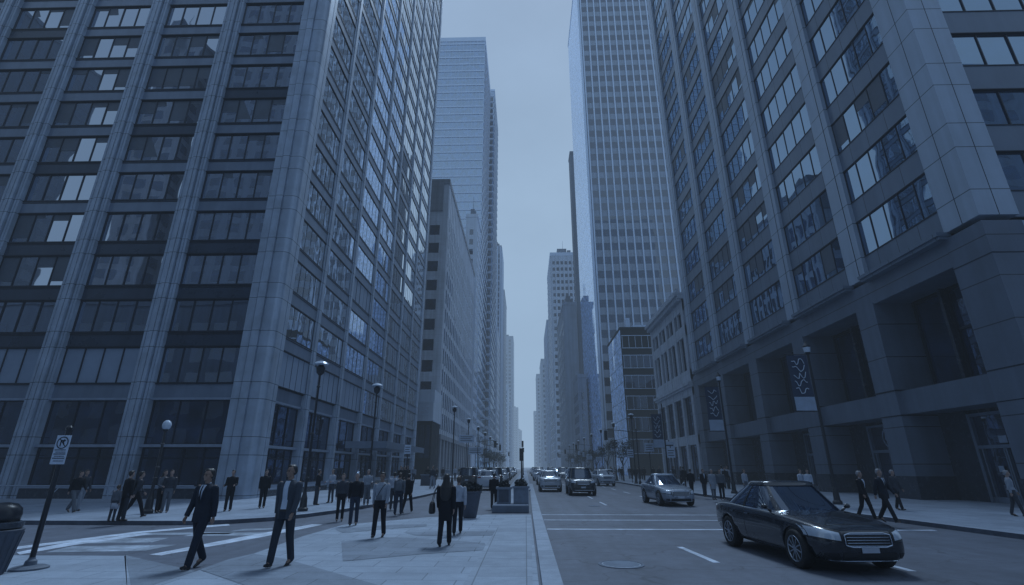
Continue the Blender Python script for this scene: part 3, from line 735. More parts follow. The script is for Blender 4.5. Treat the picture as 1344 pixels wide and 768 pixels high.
# small dark entrance pavilion with a pale sign band
pv = thing('shop_pavilion', 'low dark glass-fronted shop with a pale rooftop sign panel before the stone block', 'shop', (-17.5, 84, 0))
mb = MB(); mb.box(-22, -15.4, 84, 91.5, 0, 9.0); mb.build('wall', M['blackwall'], pv)
mb = MB()
for k in range(6): mb.box(-21.2 + k * .95, -20.4 + k * .95, 83.93, 83.99, 3.2, 8.4)
mb.build('window_band', M['gl_dark'], pv)
mb = MB(); mb.box(-21.6, -15.2, 83.4, 84, 9.1, 11.9); mb.box(-21.6, -15.2, 83.3, 83.4, 11.9, 12.2); mb.box(-21.6, -15.2, 83.3, 83.4, 9.0, 9.2); mb.box(-21.8, -15.2, 84, 91.3, 9.0, 14.2)
sgn = mb.build('sign_panel', M['paleconc'], pv)
def text(s, size, loc, rot, m, parent, name='lettering', ext=.02, align='CENTER'):
    cu = bpy.data.curves.new(name, 'FONT'); cu.body = s; cu.size = size; cu.extrude = ext; cu.align_x = align; cu.align_y = 'CENTER'
    o = bpy.data.objects.new(name, cu); COL.objects.link(o); dg = bpy.context.evaluated_depsgraph_get(); dg.update()
    me = bpy.data.meshes.new_from_object(o.evaluated_get(dg)); bpy.data.objects.remove(o)
    o = bpy.data.objects.new(name, me); COL.objects.link(o); me.materials.clear(); me.materials.append(m)
    if parent: o.parent = parent; loc = tuple(a - b for a, b in zip(loc, parent.location))
    o.location = loc; o.rotation_euler = rot; return o
text('DTIES', 2.1, (-18.4, 83.25, 10.55), (PI / 2, 0, 0), M['lampglass'], pv)

# blue glass tower, left
tower('tall blue glass tower with pale horizontal floor lines left of the sky gap', -42, -15.8, 165, 198, 175, M['gl_blue'], [
    dict(s='front', bay=1.5, w=.92, z0=6, fp=3.65, wh=2.55, m=.3, g=M['gl_blue'], band=(.75, .18, M['mulpale']), fin=(.10, .10, M['mulpale']), top=1),
    dict(s='right', bay=3.2, w=.8, z0=6, fp=3.65, wh=2.4, m=.6, band=(1.0, .15, M['mulpale']))], roof=M['mulpale'], parapet=2.2)
tower('slimmer glass tower wing behind the blue tower, one notch lower', -24, -14.0, 201, 232, 180, M['gl_blue'], [
    dict(s='front', bay=1.7, w=.8, z0=6, fp=3.65, wh=2.4, m=.4, band=(.9, .2, M['mulpale'])),
    dict(s='right', bay=2.6, w=.62, z0=6, fp=3.65, wh=2.2, m=.5, g=M['gl_far'], band=(1.1, .25, M['paleconc']))], roof=M['mulpale'])
tower('square-windowed pale building between the stone block and the blue glass tower', -19.5, -15.6, 150, 162, 82, M['paleconc'], [
    dict(s='front', bay=3.1, w=.66, z0=7, fp=3.6, wh=2.0, m=1.0), dict(s='right', bay=3.0, w=.6, z0=7, fp=3.6, wh=2.0, m=.6)], name='office_building', cat='building')
tower('narrow grey tower with vertical ribs standing against the sky left of the gap', -20, -13.6, 275, 300, 128, M['midconc'], [
    dict(s='front', bay=1.6, w=.5, z0=6, fp=3.6, wh=2.4, fin=(.4, .4, M['midconc'])), dict(s='right', bay=1.8, w=.5, z0=6, fp=3.6, wh=2.4, fin=(.4, .4, M['mulpale']))], cap=40)
tower('mid-height pale stone building behind the glass tower', -24, -13.4, 236, 262, 66, M['paleconc'], [
    dict(s='front', bay=2.2, w=.5, z0=6, fp=3.5, wh=1.9), dict(s='right', bay=2.2, w=.5, z0=6, fp=3.5, wh=1.9)], name='office_building', cat='building', cap=50)
tower('lower pale building with a stepped cornice behind the narrow ribbed tower', -22, -13.2, 310, 350, 112, M['midconc'], [
    dict(s='front', bay=2.4, w=.55, z0=6, fp=3.5, wh=1.9), dict(s='right', bay=2.4, w=.55, z0=6, fp=3.5, wh=1.9)], name='office_building', cat='building', cap=40)
tower('slate-topped far tower with a dark louvred floor, left of the gap', -40, -14.0, 590, 640, 152, M['midconc'], [
    dict(s='front', bay=4.0, w=.6, z0=8, fp=4.6, wh=2.6, m=2, skip=lambda i, k, nb, nf: k > nf - 5 and i % 2)], cap=40)
tower('thin pale far tower in front of the slate-topped one', -28, -14.2, 420, 450, 66, M['paleconc'], [
    dict(s='front', bay=2.2, w=.5, z0=6, fp=3.6, wh=2.4, fin=(.5, .3, M['paleconc']))], cap=40)
tower('second thin pale far tower with vertical piers left of the sky gap', -22, -12.6, 470, 500, 58, M['midconc'], [
    dict(s='front', bay=2.2, w=.5, z0=6, fp=3.6, wh=2.4, fin=(.5, .3, M['paleconc'])), dict(s='right', bay=3, w=.5, z0=6, fp=3.6, wh=2.2)], cap=30)
tower('hazy stepped tower farthest down the street on the left', -38, -14, 1000, 1040, 112, M['midconc'], [
    dict(s='front', bay=4.0, w=.5, z0=8, fp=4.6, wh=2.4, m=2)], cap=20)
tower('hazy low far block beside the farthest left tower', -22, -8, 1150, 1180, 78, M['midconc'], [
    dict(s='front', bay=4.0, w=.5, z0=8, fp=4.6, wh=2.4, m=2)], cap=15)

# right side
tower('slab tower with pale vertical fins, dark square windows and a bright mirrored flank', 21.2, 52, 140, 178, 184, M['midconc'], [
    dict(s='front', bay=2.32, w=.78, z0=9.3, fp=4.62, wh=2.4, m=.8, g=M['gl_far'], fin=(.42, .35, M['mulpale']), top=1)], roof=M['mulpale'])
ft = bpy.data.objects[[o.name for o in bpy.data.objects if o.get('label', '').startswith('slab tower with pale')][0]]
mb = MB()
for k in range(19):
    y0 = 140.6 + k * 1.95; j = random.uniform(-.02, .02)
    for z in range(0, 184, 8): mb.add([(21.15, y0 + 1.9, z), (21.15, y0, z), (21.15 + random.uniform(-.01, .01), y0, z + 7.94), (21.15 + random.uniform(-.01, .01), y0 + 1.9, z + 7.94)], [(0, 1, 2, 3)])
mb.build('mirror_cladding', M['gl_mirror'], ft)
mb = MB(); mb.box(20.9, 21.5, 139.5, 140.4, 0, 185); mb.build('corner_fin', M['mulpale'], ft)
tower('dark thin-edged slab just behind the mirrored flank', 21.8, 34, 196, 203, 139, M['darkconc'], [
    dict(s='front', bay=3, w=.5, z0=6, fp=4, wh=2)], cap=20)
tower('tall white tower with gridded top right of the sky gap', 14.4, 29, 250, 288, 111, M['paleconc'], [
    dict(s='front', bay=2.0, w=.6, z0=6, fp=3.7, wh=1.9, fin=(.35, .3, M['paleconc'])),
    dict(s='left', bay=2.4, w=.55, z0=6, fp=3.7, wh=2.2, band=(.7, .15, M['mulpale']))], roof=M['mulpale'], parapet=2)
tower('older mid-rise stone tower with small windows in front of the white tower', 15.2, 20.5, 186, 225, 62, M['midconc'], [
    dict(s='front', bay=2.2, w=.45, z0=6, fp=4.0, wh=2.0, skip=lambda i, k, nb, nf: i == 0),
    dict(s='left', bay=2.6, w=.45, z0=6, fp=4.0, wh=2.2)], name='office_building', cat='building', cap=60)
tower('low pale building standing in front of the paired-window stone tower', 17.6, 20.4, 166, 182, 30, M['midconc'], [
    dict(s='front', bay=1.5, w=.5, z0=5, fp=3.6, wh=2.2), dict(s='left', bay=2.0, w=.5, z0=5, fp=3.6, wh=2.2)], name='office_building', cat='building', cap=40)
tower('grey ribbed slab on the right before the white tower base', 14.0, 20, 300, 345, 88, M['midconc'], [
    dict(s='front', bay=2.4, w=.5, z0=5, fp=3.6, wh=2.2), dict(s='left', bay=2.4, w=.5, z0=5, fp=3.6, wh=2.2, fin=(.4, .3, M['mulpale']))], cap=30)
tower('far grey flat-roofed block right of the sky gap, nearest of the far three', 13.2, 30, 400, 440, 84, M['midconc'], [
    dict(s='front', bay=3, w=.5, z0=6, fp=4, wh=2.2), dict(s='left', bay=3, w=.5, z0=6, fp=4, wh=2.2)], name='office_building', cat='building', cap=30)
tower('far grey block with a notch beside the sky, middle of the far three', 13.0, 30, 560, 600, 100, M['midconc'], [
    dict(s='front', bay=3, w=.5, z0=6, fp=4, wh=2.2), dict(s='left', bay=4, w=.5, z0=6, fp=4, wh=2.2)], name='office_building', cat='building', cap=30)
tower('hazy farthest block on the right edge of the sky gap', 13.5, 34, 800, 840, 84, M['midconc'], [
    dict(s='front', bay=4, w=.5, z0=6, fp=5, wh=2.6)], name='office_building', cat='building', cap=20)

# black banded building
bk = tower('black eight-storey building with pale-framed strip windows beside the slab tower', 22.2, 31.5, 112, 130, 32, M['blackwall'], [
    dict(s='front', bay=4.4, w=.97, z0=-.4 + 4.6 * 1 - 4.2 + .2, fp=4.6, wh=2.8, m=.25, p=3, g=M['gl_far'], top=.2, skip=lambda i, k, nb, nf: k == 0)], roof=M['blackwall'], name='office_building', cat='building', parapet=.5)
mb = MB()
for k in range(1, 7):
    z = .0 + 4.6 * k
    for q in (z - .12, z + 2.8): mb.box(22.3, 31.4, 111.82, 112, q, q + .14)
    for j in range(7): mb.box(22.45 + j * 1.47, 22.53 + j * 1.47, 111.86, 112, z, z + 2.8)
mb.build('window_trim', M['mulpale'], bk)
mb = MB()
for k in range(8):
    for z in range(0, 32, 4): mb.add([(22.15, 114.2 + k * 2.2, z), (22.15, 112.1 + k * 2.2, z), (22.15 + random.uniform(-.02, .02), 112.1 + k * 2.2, z + 3.9), (22.15 + random.uniform(-.02, .02), 114.2 + k * 2.2, z + 3.9)], [(0, 1, 2, 3)])
mb.build('mirror_cladding', M['gl_mirror'], bk)
mb = MB(); mb.box(24, 25, 114, 116, 32.5, 35.3); mb.box(25.6, 28.8, 114, 117, 32.5, 33.6); mb.box(29.3, 30.6, 113.6, 115, 32.5, 33.9); mb.build('roof_plant', M['mulpale'], bk)

# ornate low stone building
ob = thing('stone_building', 'ornate old five-storey stone building with a bracketed cornice next to the right tower', 'building', (25, 66, 0))
SO = FR(21.9, 0, 'left')
def so(mb, y0, y1, n0, n1, z0, z1, mi=None): SO.box(mb, -y1, -y0, n0, n1, z0, z1, mi)
W = Wins(ob, 60)
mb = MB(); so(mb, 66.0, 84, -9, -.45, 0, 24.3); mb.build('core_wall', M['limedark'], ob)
mb = MB()
for k in range(5): so(mb, 66.2 + k * 4.3, 67.0 + k * 4.3, -.5, 0, 0, 12)
so(mb, 66.2, 84, -.5, -.08, 4.6, 5.8); so(mb, 66.2, 84, -.5, -.05, 10.8, 12.4)
for k in range(5): so(mb, 66.2 + k * 4.3, 67.2 + k * 4.3, -.5, 0, 12.4, 24)
so(mb, 66.2, 84, -.5, -.06, 12.8, 14.2); so(mb, 66.2, 84, -.5, -.06, 18.8, 20.3); so(mb, 66.2, 84, -.5, -.04, 22.4, 24.0)
for k in range(4): so(mb, 69.1 + k * 4.3, 69.5 + k * 4.3, -.5, -.1, 12.4, 24)
mb.build('stone_front', M['lime'], ob)
mb = MB(); so(mb, 66, 84.2, -.3, .5, 12.1, 12.5); so(mb, 66, 84.2, -.3, .3, 11.8, 12.1)
mb.build('string_course', M['lime'], ob)
mb = MB(); so(mb, 65.9, 84.4, -.6, .9, 24.4, 24.9); so(mb, 65.9, 84.3, -.6, .55, 24.0, 24.4)
for k in range(36): so(mb, 66.1 + k * .5, 66.3 + k * .5, 0, .7, 23.7, 24.2)
for k in range(24): so(mb, 66.1 + k * .76, 66.5 + k * .76, .3, .6, 24.9, 25.5)
mb.build('cornice', M['lime'], ob)
for k in range(4):
    a = 67.0 + k * 4.3
    W.add(SO, -(a + 3.5), -a, 5.8, 10.8, -.42, M['gl_far'], 3, M['framebar'], rail=.55, fw=.12)
    W.add(SO, -(a + 3.5), -a, .3, 4.6, -.42, M['gl_dark'], 3, M['framebar'], rail=.7, fw=.1)
    for q in (a + .2, a + 2.5):
        W.add(SO, -(q + 1.0 + .9), -q, 14.2, 18.8, -.42, M['gl_far'], 2, M['framebar'], rail=.5, fw=.1)
        W.add(SO, -(q + 1.0 + .9), -q, 20.3, 22.4, -.42, M['gl_far'], 2, M['framebar'], fw=.1)
W.finish()
tower('plain grey infill block set back behind the ornate stone building', 33, 52, 86, 110, 22, M['darkconc'], [
    dict(s='left', bay=3, w=.5, z0=5, fp=3.8, wh=2.2), dict(s='front', bay=3, w=.5, z0=5, fp=3.8, wh=2.2)], name='office_building', cat='building', cap=20)

# unseen towers added behind the camera, spaced for reflections in near towers' glass
def back(label, x0, x1, y0, y1, h, wall, bay, fin=None):
    tower(label, x0, x1, y0, y1, h, wall, [dict(s='back', bay=bay, w=.6, z0=5, fp=3.9, wh=2.3, fin=fin),
          dict(s='right', bay=bay, w=.6, z0=5, fp=3.9, wh=2.3), dict(s='left', bay=bay, w=.6, z0=5, fp=3.9, wh=2.3)], cap=0)
back('dark grid tower behind the viewer, mirrored in the left tower glass', -78, -16, -72, -38, 140, M['darkconc'], 4.2)
back('brown-grey tower behind the viewer left of the dark grid tower', -94, -84.3, -44, -38, 108, M['limedark'], 3.6)
back('distant slab behind the viewer beyond a gap of sky, far left', -230, -143, -70, -34, 125, M['darkconc'], 5.0)
back('pale ribbed tower behind the viewer, mirrored in the right tower corner', 16, 62, -66, -34, 72, M['paleconc'], 3.8)
back('dark tower behind the viewer on the far right', 66, 120, -60, -30, 70, M['darkconc'], 4.4)
back('dark block behind the viewer across the left cross street', -120, -34, -16, -12, 26, M['darkconc'], 4.4)
# ------------------------------------------------------------------ people
def clothm(name, col, rough=.85, var=.15): return mat(name, col, rough, var, 7, .9, 16, spec=.2)
C_ = dict(
    skin=mat('skin', (0.26, 0.17, 0.135), 0.5, 0.08, 8), skin2=mat('tan_skin', (0.19, 0.12, 0.09), 0.5, 0.08, 8),
    hairk=mat('black_hair', (0.012, 0.012, 0.014), 0.45, 0.3, 30, .3, 120), hairb=mat('brown_hair', (0.05, 0.035, 0.028), 0.5, 0.3, 30, .3, 120),
    hairg=mat('grey_hair', (0.2, 0.2, 0.21), 0.5, 0.2, 30),
    black=clothm('black_cloth', (0.010, 0.012, 0.017)), navy=clothm('navy_suiting', (0.013, 0.018, 0.028)), grey=clothm('grey_blazer_wool', (0.042, 0.05, 0.062)),
    dgrey=clothm('dark_trouser_wool', (0.022, 0.028, 0.038)), char=clothm('charcoal_cloth', (0.035, 0.04, 0.05)), mid=clothm('mid_grey_cloth', (0.09, 0.1, 0.115)),
    light=clothm('light_knit', (0.22, 0.24, 0.27)), white=clothm('white_shirting', (0.42, 0.46, 0.52), .8, .06), denim=clothm('dark_denim', (0.02, 0.028, 0.045)),
    pale=clothm('pale_cotton', (0.32, 0.34, 0.38)), shoe=mat('shoe_leather', (0.014, 0.013, 0.014), 0.35, 0.2, 8), shoel=mat('canvas_shoe', (0.3, 0.3, 0.32), 0.7, 0.15, 8),
    bag=mat('bag_leather', (0.013, 0.013, 0.016), 0.45, 0.2, 8), tanbag=mat('tan_bag_leather', (0.12, 0.09, 0.07), 0.5, 0.2, 8), eye=mat('dark_iris', (0.01, 0.009, 0.009), 0.2, 0.1, 8))

def remesh(mb, name, m, parent, vox, smooth=3, cuts=()):
    me = mb.mesh(name, m); o = link(name, me)
    r = o.modifiers.new('r', 'REMESH'); r.mode = 'VOXEL'; r.voxel_size = vox; r.use_smooth_shade = True
    if smooth: s_ = o.modifiers.new('s', 'SMOOTH'); s_.iterations = smooth; s_.factor = .5
    dg = bpy.context.evaluated_depsgraph_get(); dg.update()
    nm = bpy.data.meshes.new_from_object(o.evaluated_get(dg)); bpy.data.objects.remove(o)
    nm.name = name
    if not nm.materials: nm.materials.append(m)
    nm.polygons.foreach_set('use_smooth', [True] * len(nm.polygons))
    return link(name, nm, parent)

def V(*a): return Vector(a)
def person(label, pose, c, vox=.010, group=None, h=1.78, female=False, hair='short', coat=None, shirt=None, tie=False, extras=(), face=False, turn=0.0, lean=0.0, fingers=True):
    """local frame: faces -Y, feet at z=0, built at 1.78 m. pose: (lead, trail, armL, armR, elbow)"""
    T = thing('person', label, 'person', (0, 0, 0), group=group)
    lead, trail, aL, aR, el = pose
    hipz = .94; sh = .195 if not female else .172; hw = .092
    # legs -------------------------------------------------
    def leg(sx, th, kn):
        hip = V(sx * hw, 0, hipz); d1 = V(0, -math.sin(th), -math.cos(th)); knee = hip + d1 * .445
        t2 = th - kn; d2 = V(0, -math.sin(t2), -math.cos(t2)); ank = knee + d2 * .425
        return hip, knee, ank, t2
    legs = [leg(-1, lead[0], lead[1]), leg(1, trail[0], trail[1])]
    drop = min(l[2].z - .075 - max(0, -l[3]) * .10 for l in legs)
    legs = [(a - V(0, 0, drop), b - V(0, 0, drop), k - V(0, 0, drop), t) for a, b, k, t in legs]
    hz_ = hipz - drop
    sp = lambda z, y=0: V(0, y - lean * (z - hz_), z)
    top = hz_ + .50    # shoulder height
    # arms
    def arm(sx, a, e, out=.10):
        s_ = sp(top - .02) + V(sx * sh, 0, 0); d = V(sx * math.sin(out), -math.sin(a), -math.cos(a)).normalized(); elb = s_ + d * .285
        d2 = V(sx * math.sin(out) * .2, -math.sin(a + e), -math.cos(a + e)).normalized(); wr = elb + d2 * .25
        return s_, elb, wr, d2
    arms = [arm(-1, aL, el[0]), arm(1, aR, el[1])]
    # body ---------------------------------------------------
    b = MB(); hc = sp(top + .205, -.015)
    sn, cs = math.sin(turn), math.cos(turn)
    def hd(x, y, z): return (hc.x + x * cs - y * sn, hc.y + x * sn + y * cs, hc.z + z)
    b.ball(hd(0, .012, .035), (.074, .094, .088), 16); b.ball(hd(0, -.022, -.03), (.060, .068, .078), 14); b.ball(hd(0, -.05, -.082), (.032, .034, .026), 10)
    b.ball(hd(0, -.088, -.012), (.012, .016, .026), 8); b.ball(hd(0, -.094, -.026), (.016, .014, .011), 8)
    b.ball(hd(0, -.082, -.056), (.024, .010, .009), 8); b.ball(hd(-.030, -.078, .026), (.022, .010, .008), 8); b.ball(hd(.030, -.078, .026), (.022, .010, .008), 8)
    for s_ in (-1, 1): b.ball(hd(s_ * .075, .012, -.005), (.010, .020, .032), 8); b.ball(hd(s_ * .036, -.062, -.02), (.022, .022, .022), 8)
    b.cap(sp(top + .0, .008), V(hc.x, hc.y + .01, hc.z - .07), .058, .052)
    tw = .125 if not female else .11
    torso = [(0, 0, hz_ - .09, .10, .08), (0, 0, hz_ - .03, .155, .10), (0, 0, hz_ + .05, .155, .102), (0, 0, hz_ + .17, tw + .015, .09), (0, 0, hz_ + .30, .150, .105), (0, 0, top - .09, .165, .11), (0, 0, top - .01, .15, .085), (0, 0, top + .035, .075, .06)]
    lnr = lambda rr, g=0, zs=None: [(0, -lean * (z - hz_) + y, z, rx + g, ry + g) for _, y, z, rx, ry in rr]
    b.rings(lnr(torso), 20)
    for s_, e_, w_, d2 in arms:
        b.cap(s_, e_, .050, .038); b.cap(e_, w_, .037, .026)
        side = -1 if s_.x < 0 else 1; f = d2; up = V(side, 0, 0); palm = w_ + f * .05
        b.cap(w_ + f * .02 - V(0, .015, 0), w_ + f * .075 - V(0, .018, 0), .020, .016, 8); b.cap(w_ + f * .02 + V(0, .012, 0), w_ + f * .072 + V(0, .02, 0), .020, .016, 8)
        if fingers:
            n_ = V(-side, 0, 0); kx = f.cross(n_).normalized()
            for i, (o_, ln) in enumerate(((-.030, .052), (-.010, .062), (.010, .058), (.029, .044))):
                a_ = w_ + f * .082 + kx * o_; m_ = a_ + f * ln * .55 + n_ * .008; t_ = m_ + f * ln * .35 + n_ * .020
                b.cap(a_, m_, .0095, .0088, 8); b.cap(m_, t_, .0088, .0078, 8)
            fw = V(0, -1, 0) - f * V(0, -1, 0).dot(f); fw.normalize()
            a_ = w_ + f * .028 + fw * .022; m_ = a_ + f * .030 + fw * .022 + n_ * .01; b.cap(a_, m_, .012, .010, 8); b.cap(m_, m_ + f * .028 + fw * .004, .010, .008, 8)
        else: b.ball(w_ + f * .11, (.02, .035, .045), 8)
    for hp, kn, ak, t2 in legs:
        b.cap(hp, kn, .078, .052); b.cap(kn, ak, .050, .036); b.cap(ak, ak + V(0, -.10, -.045), .034, .026)
    body = remesh(b, 'body', c['skin'], T, vox * .75 if face else vox, 2)
    # trousers / skirt
    b = MB()
    tg = .012 if not female else .006
    for hp, kn, ak, t2 in legs:
        b.cap(hp, kn, .088 + tg, .062 + tg); b.cap(kn, ak + V(0, .004, .01), .060 + tg, .048 + tg * 1.4)
    b.rings([(0, 0, hz_ - .10, .13, .10), (0, 0, hz_ - .04, .168, .118), (0, 0, hz_ + .04, .165, .115), (0, 0, hz_ + .10, .15, .105)], 20)
    remesh(b, 'trousers', c['legs'], T, vox, 3)
    # shoes
    for hp, kn, ak, t2 in legs:
        b = MB(); pit = max(-.7, min(.5, t2)); hq = V(0, .035, -.055); 
        def R_(v): return ak + V(v[0], v[1] * math.cos(pit) - v[2] * math.sin(-pit) * -1, v[2] * math.cos(pit) + v[1] * math.sin(-pit))
        b.cap(R_((0, .03, -.045)), R_((0, -.02, -.045)), .036, .036, 10); b.cap(R_((0, -.06, -.052)), R_((0, -.15, -.058)), .037, .024, 10); b.cap(R_((0, 0, -.02)), R_((0, -.09, -.045)), .034, .028, 10)
        remesh(b, 'shoe', c['shoes'], T, max(.008, vox * .8), 2)
    # top
    g = .016 if coat else .010
    hem = hz_ + .06 if not coat else hz_ + {'jacket': -.14, 'long': -.34, 'short': .02}[coat]
    b = MB()
    rr = [(0, 0, hem, .168 + g * (1.3 if coat else .5), .122 + g), (0, 0, hem + .03, .170 + g, .122 + g)]
    if coat and hem < hz_: rr.append((0, 0, hz_ + .02, .166 + g, .116 + g))
    rr += [(0, 0, hz_ + .17, tw + .028 + g, .098 + g), (0, 0, hz_ + .30, .158 + g, .112 + g), (0, 0, top - .09, .175 + g, .116 + g), (0, 0, top - .03, .160 + g, .098 + g), (0, .004, top + .012, .118 + g, .080 + g), (0, .008, top + .042, .078 + g, .062 + g), (0, .008, top + .055, .064, .058)]
    b.rings(lnr(rr), 24)
    for s_, e_, w_, d2 in arms:
        b.cap(s_ - V(0, 0, .022), e_, .060 + g * .6, .050 + g * .6); b.seg(e_, w_ - d2 * (.0), .050 + g * .5, .038 + g * .6, 14); b.ball(e_, .050 + g * .5, 10)
    remesh(b, 'jacket' if coat else 'sweater', c['top'], T, vox, 3)
    # chest opening
    def yfront(x, z):
        zs = sorted(rr, key=lambda r_: r_[2])
        for p, q in zip(zs, zs[1:]):
            if p[2] <= z <= q[2]:
                t = (z - p[2]) / max(1e-6, q[2] - p[2]); rx = p[3] + (q[3] - p[3]) * t; ry = p[4] + (q[4] - p[4]) * t
                return -ry * math.sqrt(max(0, 1 - (x / rx) ** 2)) - lean * (z - hz_)
        return -.1
    def strip(name, wfun, z0, z1, m, off, nx=6, nz=14, x0=0):
        mb = MB(); vs = []
        for j in range(nz + 1):
            z = z0 + (z1 - z0) * j / nz; wl, wr = wfun(j / nz)
            for i in range(nx + 1):
                x = wl + (wr - wl) * i / nx; vs.append((x, yfront(x, z) - off, z))
        for i, v in enumerate(list(vs)): vs.append((v[0], v[1] + .014, v[2]))
        n0 = (nx + 1) * (nz + 1); fs = []
        for j in range(nz):
            for i in range(nx):
                a = j * (nx + 1) + i; fs.append((a, a + 1, a + nx + 2, a + nx + 1)); fs.append((a + n0, a + nx + 1 + n0, a + nx + 2 + n0, a + 1 + n0))
        mb.add(vs, fs); return mb.build(name, m, T, smooth=True)
    if shirt == 'v':
        zb = hz_ + .20; strip('shirt_front', lambda t: (-.01 - .052 * t, .01 + .052 * t), zb, top + .03, C_['white'], .006)
        if tie: strip('necktie', lambda t: (-.024 + .010 * t, .024 - .010 * t), zb + .0, top + .02, C_['black'], .011, 2)
        for s_ in (-1, 1): strip('lapel', lambda t: ((.012 + .054 * t) * s_, (.040 + .075 * min(1, t * 1.1) - .03 * max(0, t - .8) * 5) * s_), zb, top + .025, c['top'], .010, 3)
    if shirt == 'open':
        zb = hz_ + .03; strip('shirt_front', lambda t: (-.052 + .004 * t, .066 - .012 * t), zb, top + .035, C_['white'], .006)
        strip('belt', lambda t: (-.065, .078), hz_ - .005, hz_ + .035, C_['shoe'], .008, 6, 2)
        strip('trouser_front', lambda t: (-.062 + .006 * t, .078 - .006 * t), hz_ - .13, hz_ - .004, c['legs'], .007)
        for s_ in (-1, 1): strip('lapel', lambda t: ((.050 + .004 * t) * s_ + .006, (.066 + .06 * min(1, t * 1.1) - .04 * max(0, t - .85) * 6) * s_ + .006), hz_ + .2, top + .03, c['top'], .012, 3)
    if shirt:
        for s_ in (-1, 1):
            b = MB(); b.cap((s_ * .055, .01, top + .062 - 0), (s_ * .016, -.066 - lean * .5, top + .03), .013, .010, 8); b.build('shirt_collar', C_['white'], T, smooth=True)
    # hair
    b = MB()
    if hair in ('short', 'long', 'bun'):
        b.ball(hd(0, .030, .050), (.080, .092, .084), 16); b.ball(hd(0, .055, .01), (.076, .068, .085), 14); b.ball(hd(-.01, -.035, .100), (.058, .045, .028), 10)
        for s_ in (-1, 1): b.ball(hd(s_ * .072, .03, .015), (.012, .035, .045), 8)
    if hair == 'long':
        x, y, z = hd(0, .05, 0); b.rings([(x, y + .04, z - .56, .09, .04), (x, y + .05, z - .42, .155, .07), (x, y + .04, z - .22, .160, .085), (x, y + .015, z - .08, .100, .075), (x, y, z + .04, .085, .08)], 16)
    if hair == 'bun': b.ball(hd(0, .12, .07), .04, 10)
    if hair: remesh(b, 'hair', c['hair'], T, max(.008, vox * .8), 2)
    if face:
        for s_ in (-1, 1):
            b = MB(); b.ball(hd(s_ * .030, -.0815, .004), (.013, .006, .0065), 8); b.build('eye', C_['eye'], T)
            b = MB(); b.cap(hd(s_ * .014, -.087, .027), hd(s_ * .046, -.077, .028), .0045, .0035, 6); b.build('eyebrow', c['hair'], T)
    for ex in extras:
        if ex == 'backpack':
            b = MB(); b.rings([(0, .19, hz_ + .06, .12, .06), (0, .20, hz_ + .12, .15, .085), (0, .20, top - .12, .14, .08), (0, .18, top - .02, .10, .05)], 16); bp = remesh(b, 'backpack', c.get('bag', C_['char']), T, vox, 2)
            for s_ in (-1, 1):
                strip('backpack_strap', lambda t: (s_ * .085, s_ * .115), hz_ + .22, top + .0, C_['black'], .014, 2)
        if ex == 'handbag':
            b = MB(); x = sh + .17; b.rings([(x, .02, hz_ - .17, .07, .13), (x, .02, hz_ - .12, .09, .17), (x, .02, hz_ + .08, .07, .15), (x, .02, hz_ + .13, .04, .10)], 16); remesh(b, 'handbag', C_['bag'], T, vox, 2)
            b = MB(); b.tube([(x, -.08, hz_ + .10), (x - .05, -.05, top - .12), (x - .14, 0, top + .05), (x - .05, .07, top - .12), (x, .12, hz_ + .1)], .010, 6); b.build('bag_strap', C_['bag'], T)
        if ex == 'crossbag':
            b = MB(); b.box(-.10, .07, -.185, -.135, hz_ + .06, hz_ + .19); b.build('crossbody_bag', C_['mid'], T, bevel=.015)
            strip('crossbody_strap', lambda t: (-.09 + .20 * t, -.065 + .20 * t), hz_ + .18, top + .01, C_['char'], .012, 2)
        if ex == 'briefcase':
            x, y, z = arms[0][2] + arms[0][3] * .10; b = MB(); b.box(x - .03, x + .03, y - .18, y + .18, z - .30, z - .04); b.build('briefcase', C_['bag'], T, bevel=.012)
        if ex == 'apron':
            b = MB(); b.rings([(0, -.02, hz_ - .34, .19, .13), (0, -.01, hz_ - .05, .18, .13)], 18); b.build('pale_skirt', C_['pale'], T, smooth=True)
    return T

WALK1 = ((.42, .10), (-.30, .28), -.30, .32, (.12, .35))     # left leg forward
WALK2 = ((-.20, .30), (.26, .05), .16, -.14, (.22, .10))
WALKS = ((.22, .06), (-.16, .14), -.16, .18, (.15, .25))
STAND = ((.03, .02), (-.04, .03), .02, -.02, (.12, .10))
HOLD = ((.05, .03), (-.05, .05), .10, .12, (1.25, 1.30))
def pal(top, legs, hair='hairk', skin='skin', shoes='shoe', **k):
    d = dict(top=C_[top], legs=C_[legs], hair=C_[hair], skin=C_[skin], shoes=C_[shoes]); d.update({a: C_[v] for a, v in k.items()}); return d

def put(T, px, feet, head, face=0.0, z=0.02, hmin=1.6, hmax=1.9):
    """stand the figure where its feet are in the photo; its height follows from the photo too"""
    x, y = at(px, feet, z); hh = None
    v = -(head - 384) / 650; u = (px - 672) / 650
    dy = math.cos(PITCH) - v * math.sin(PITCH); dz = math.sin(PITCH) + v * math.cos(PITCH)
    hh = CAM_H + dz / dy * y - z
    s = max(hmin, min(hmax, hh)) / 1.78
    T.location = (x, y, z); T.scale = (s, s, s); T.rotation_euler = (0, 0, face); return T

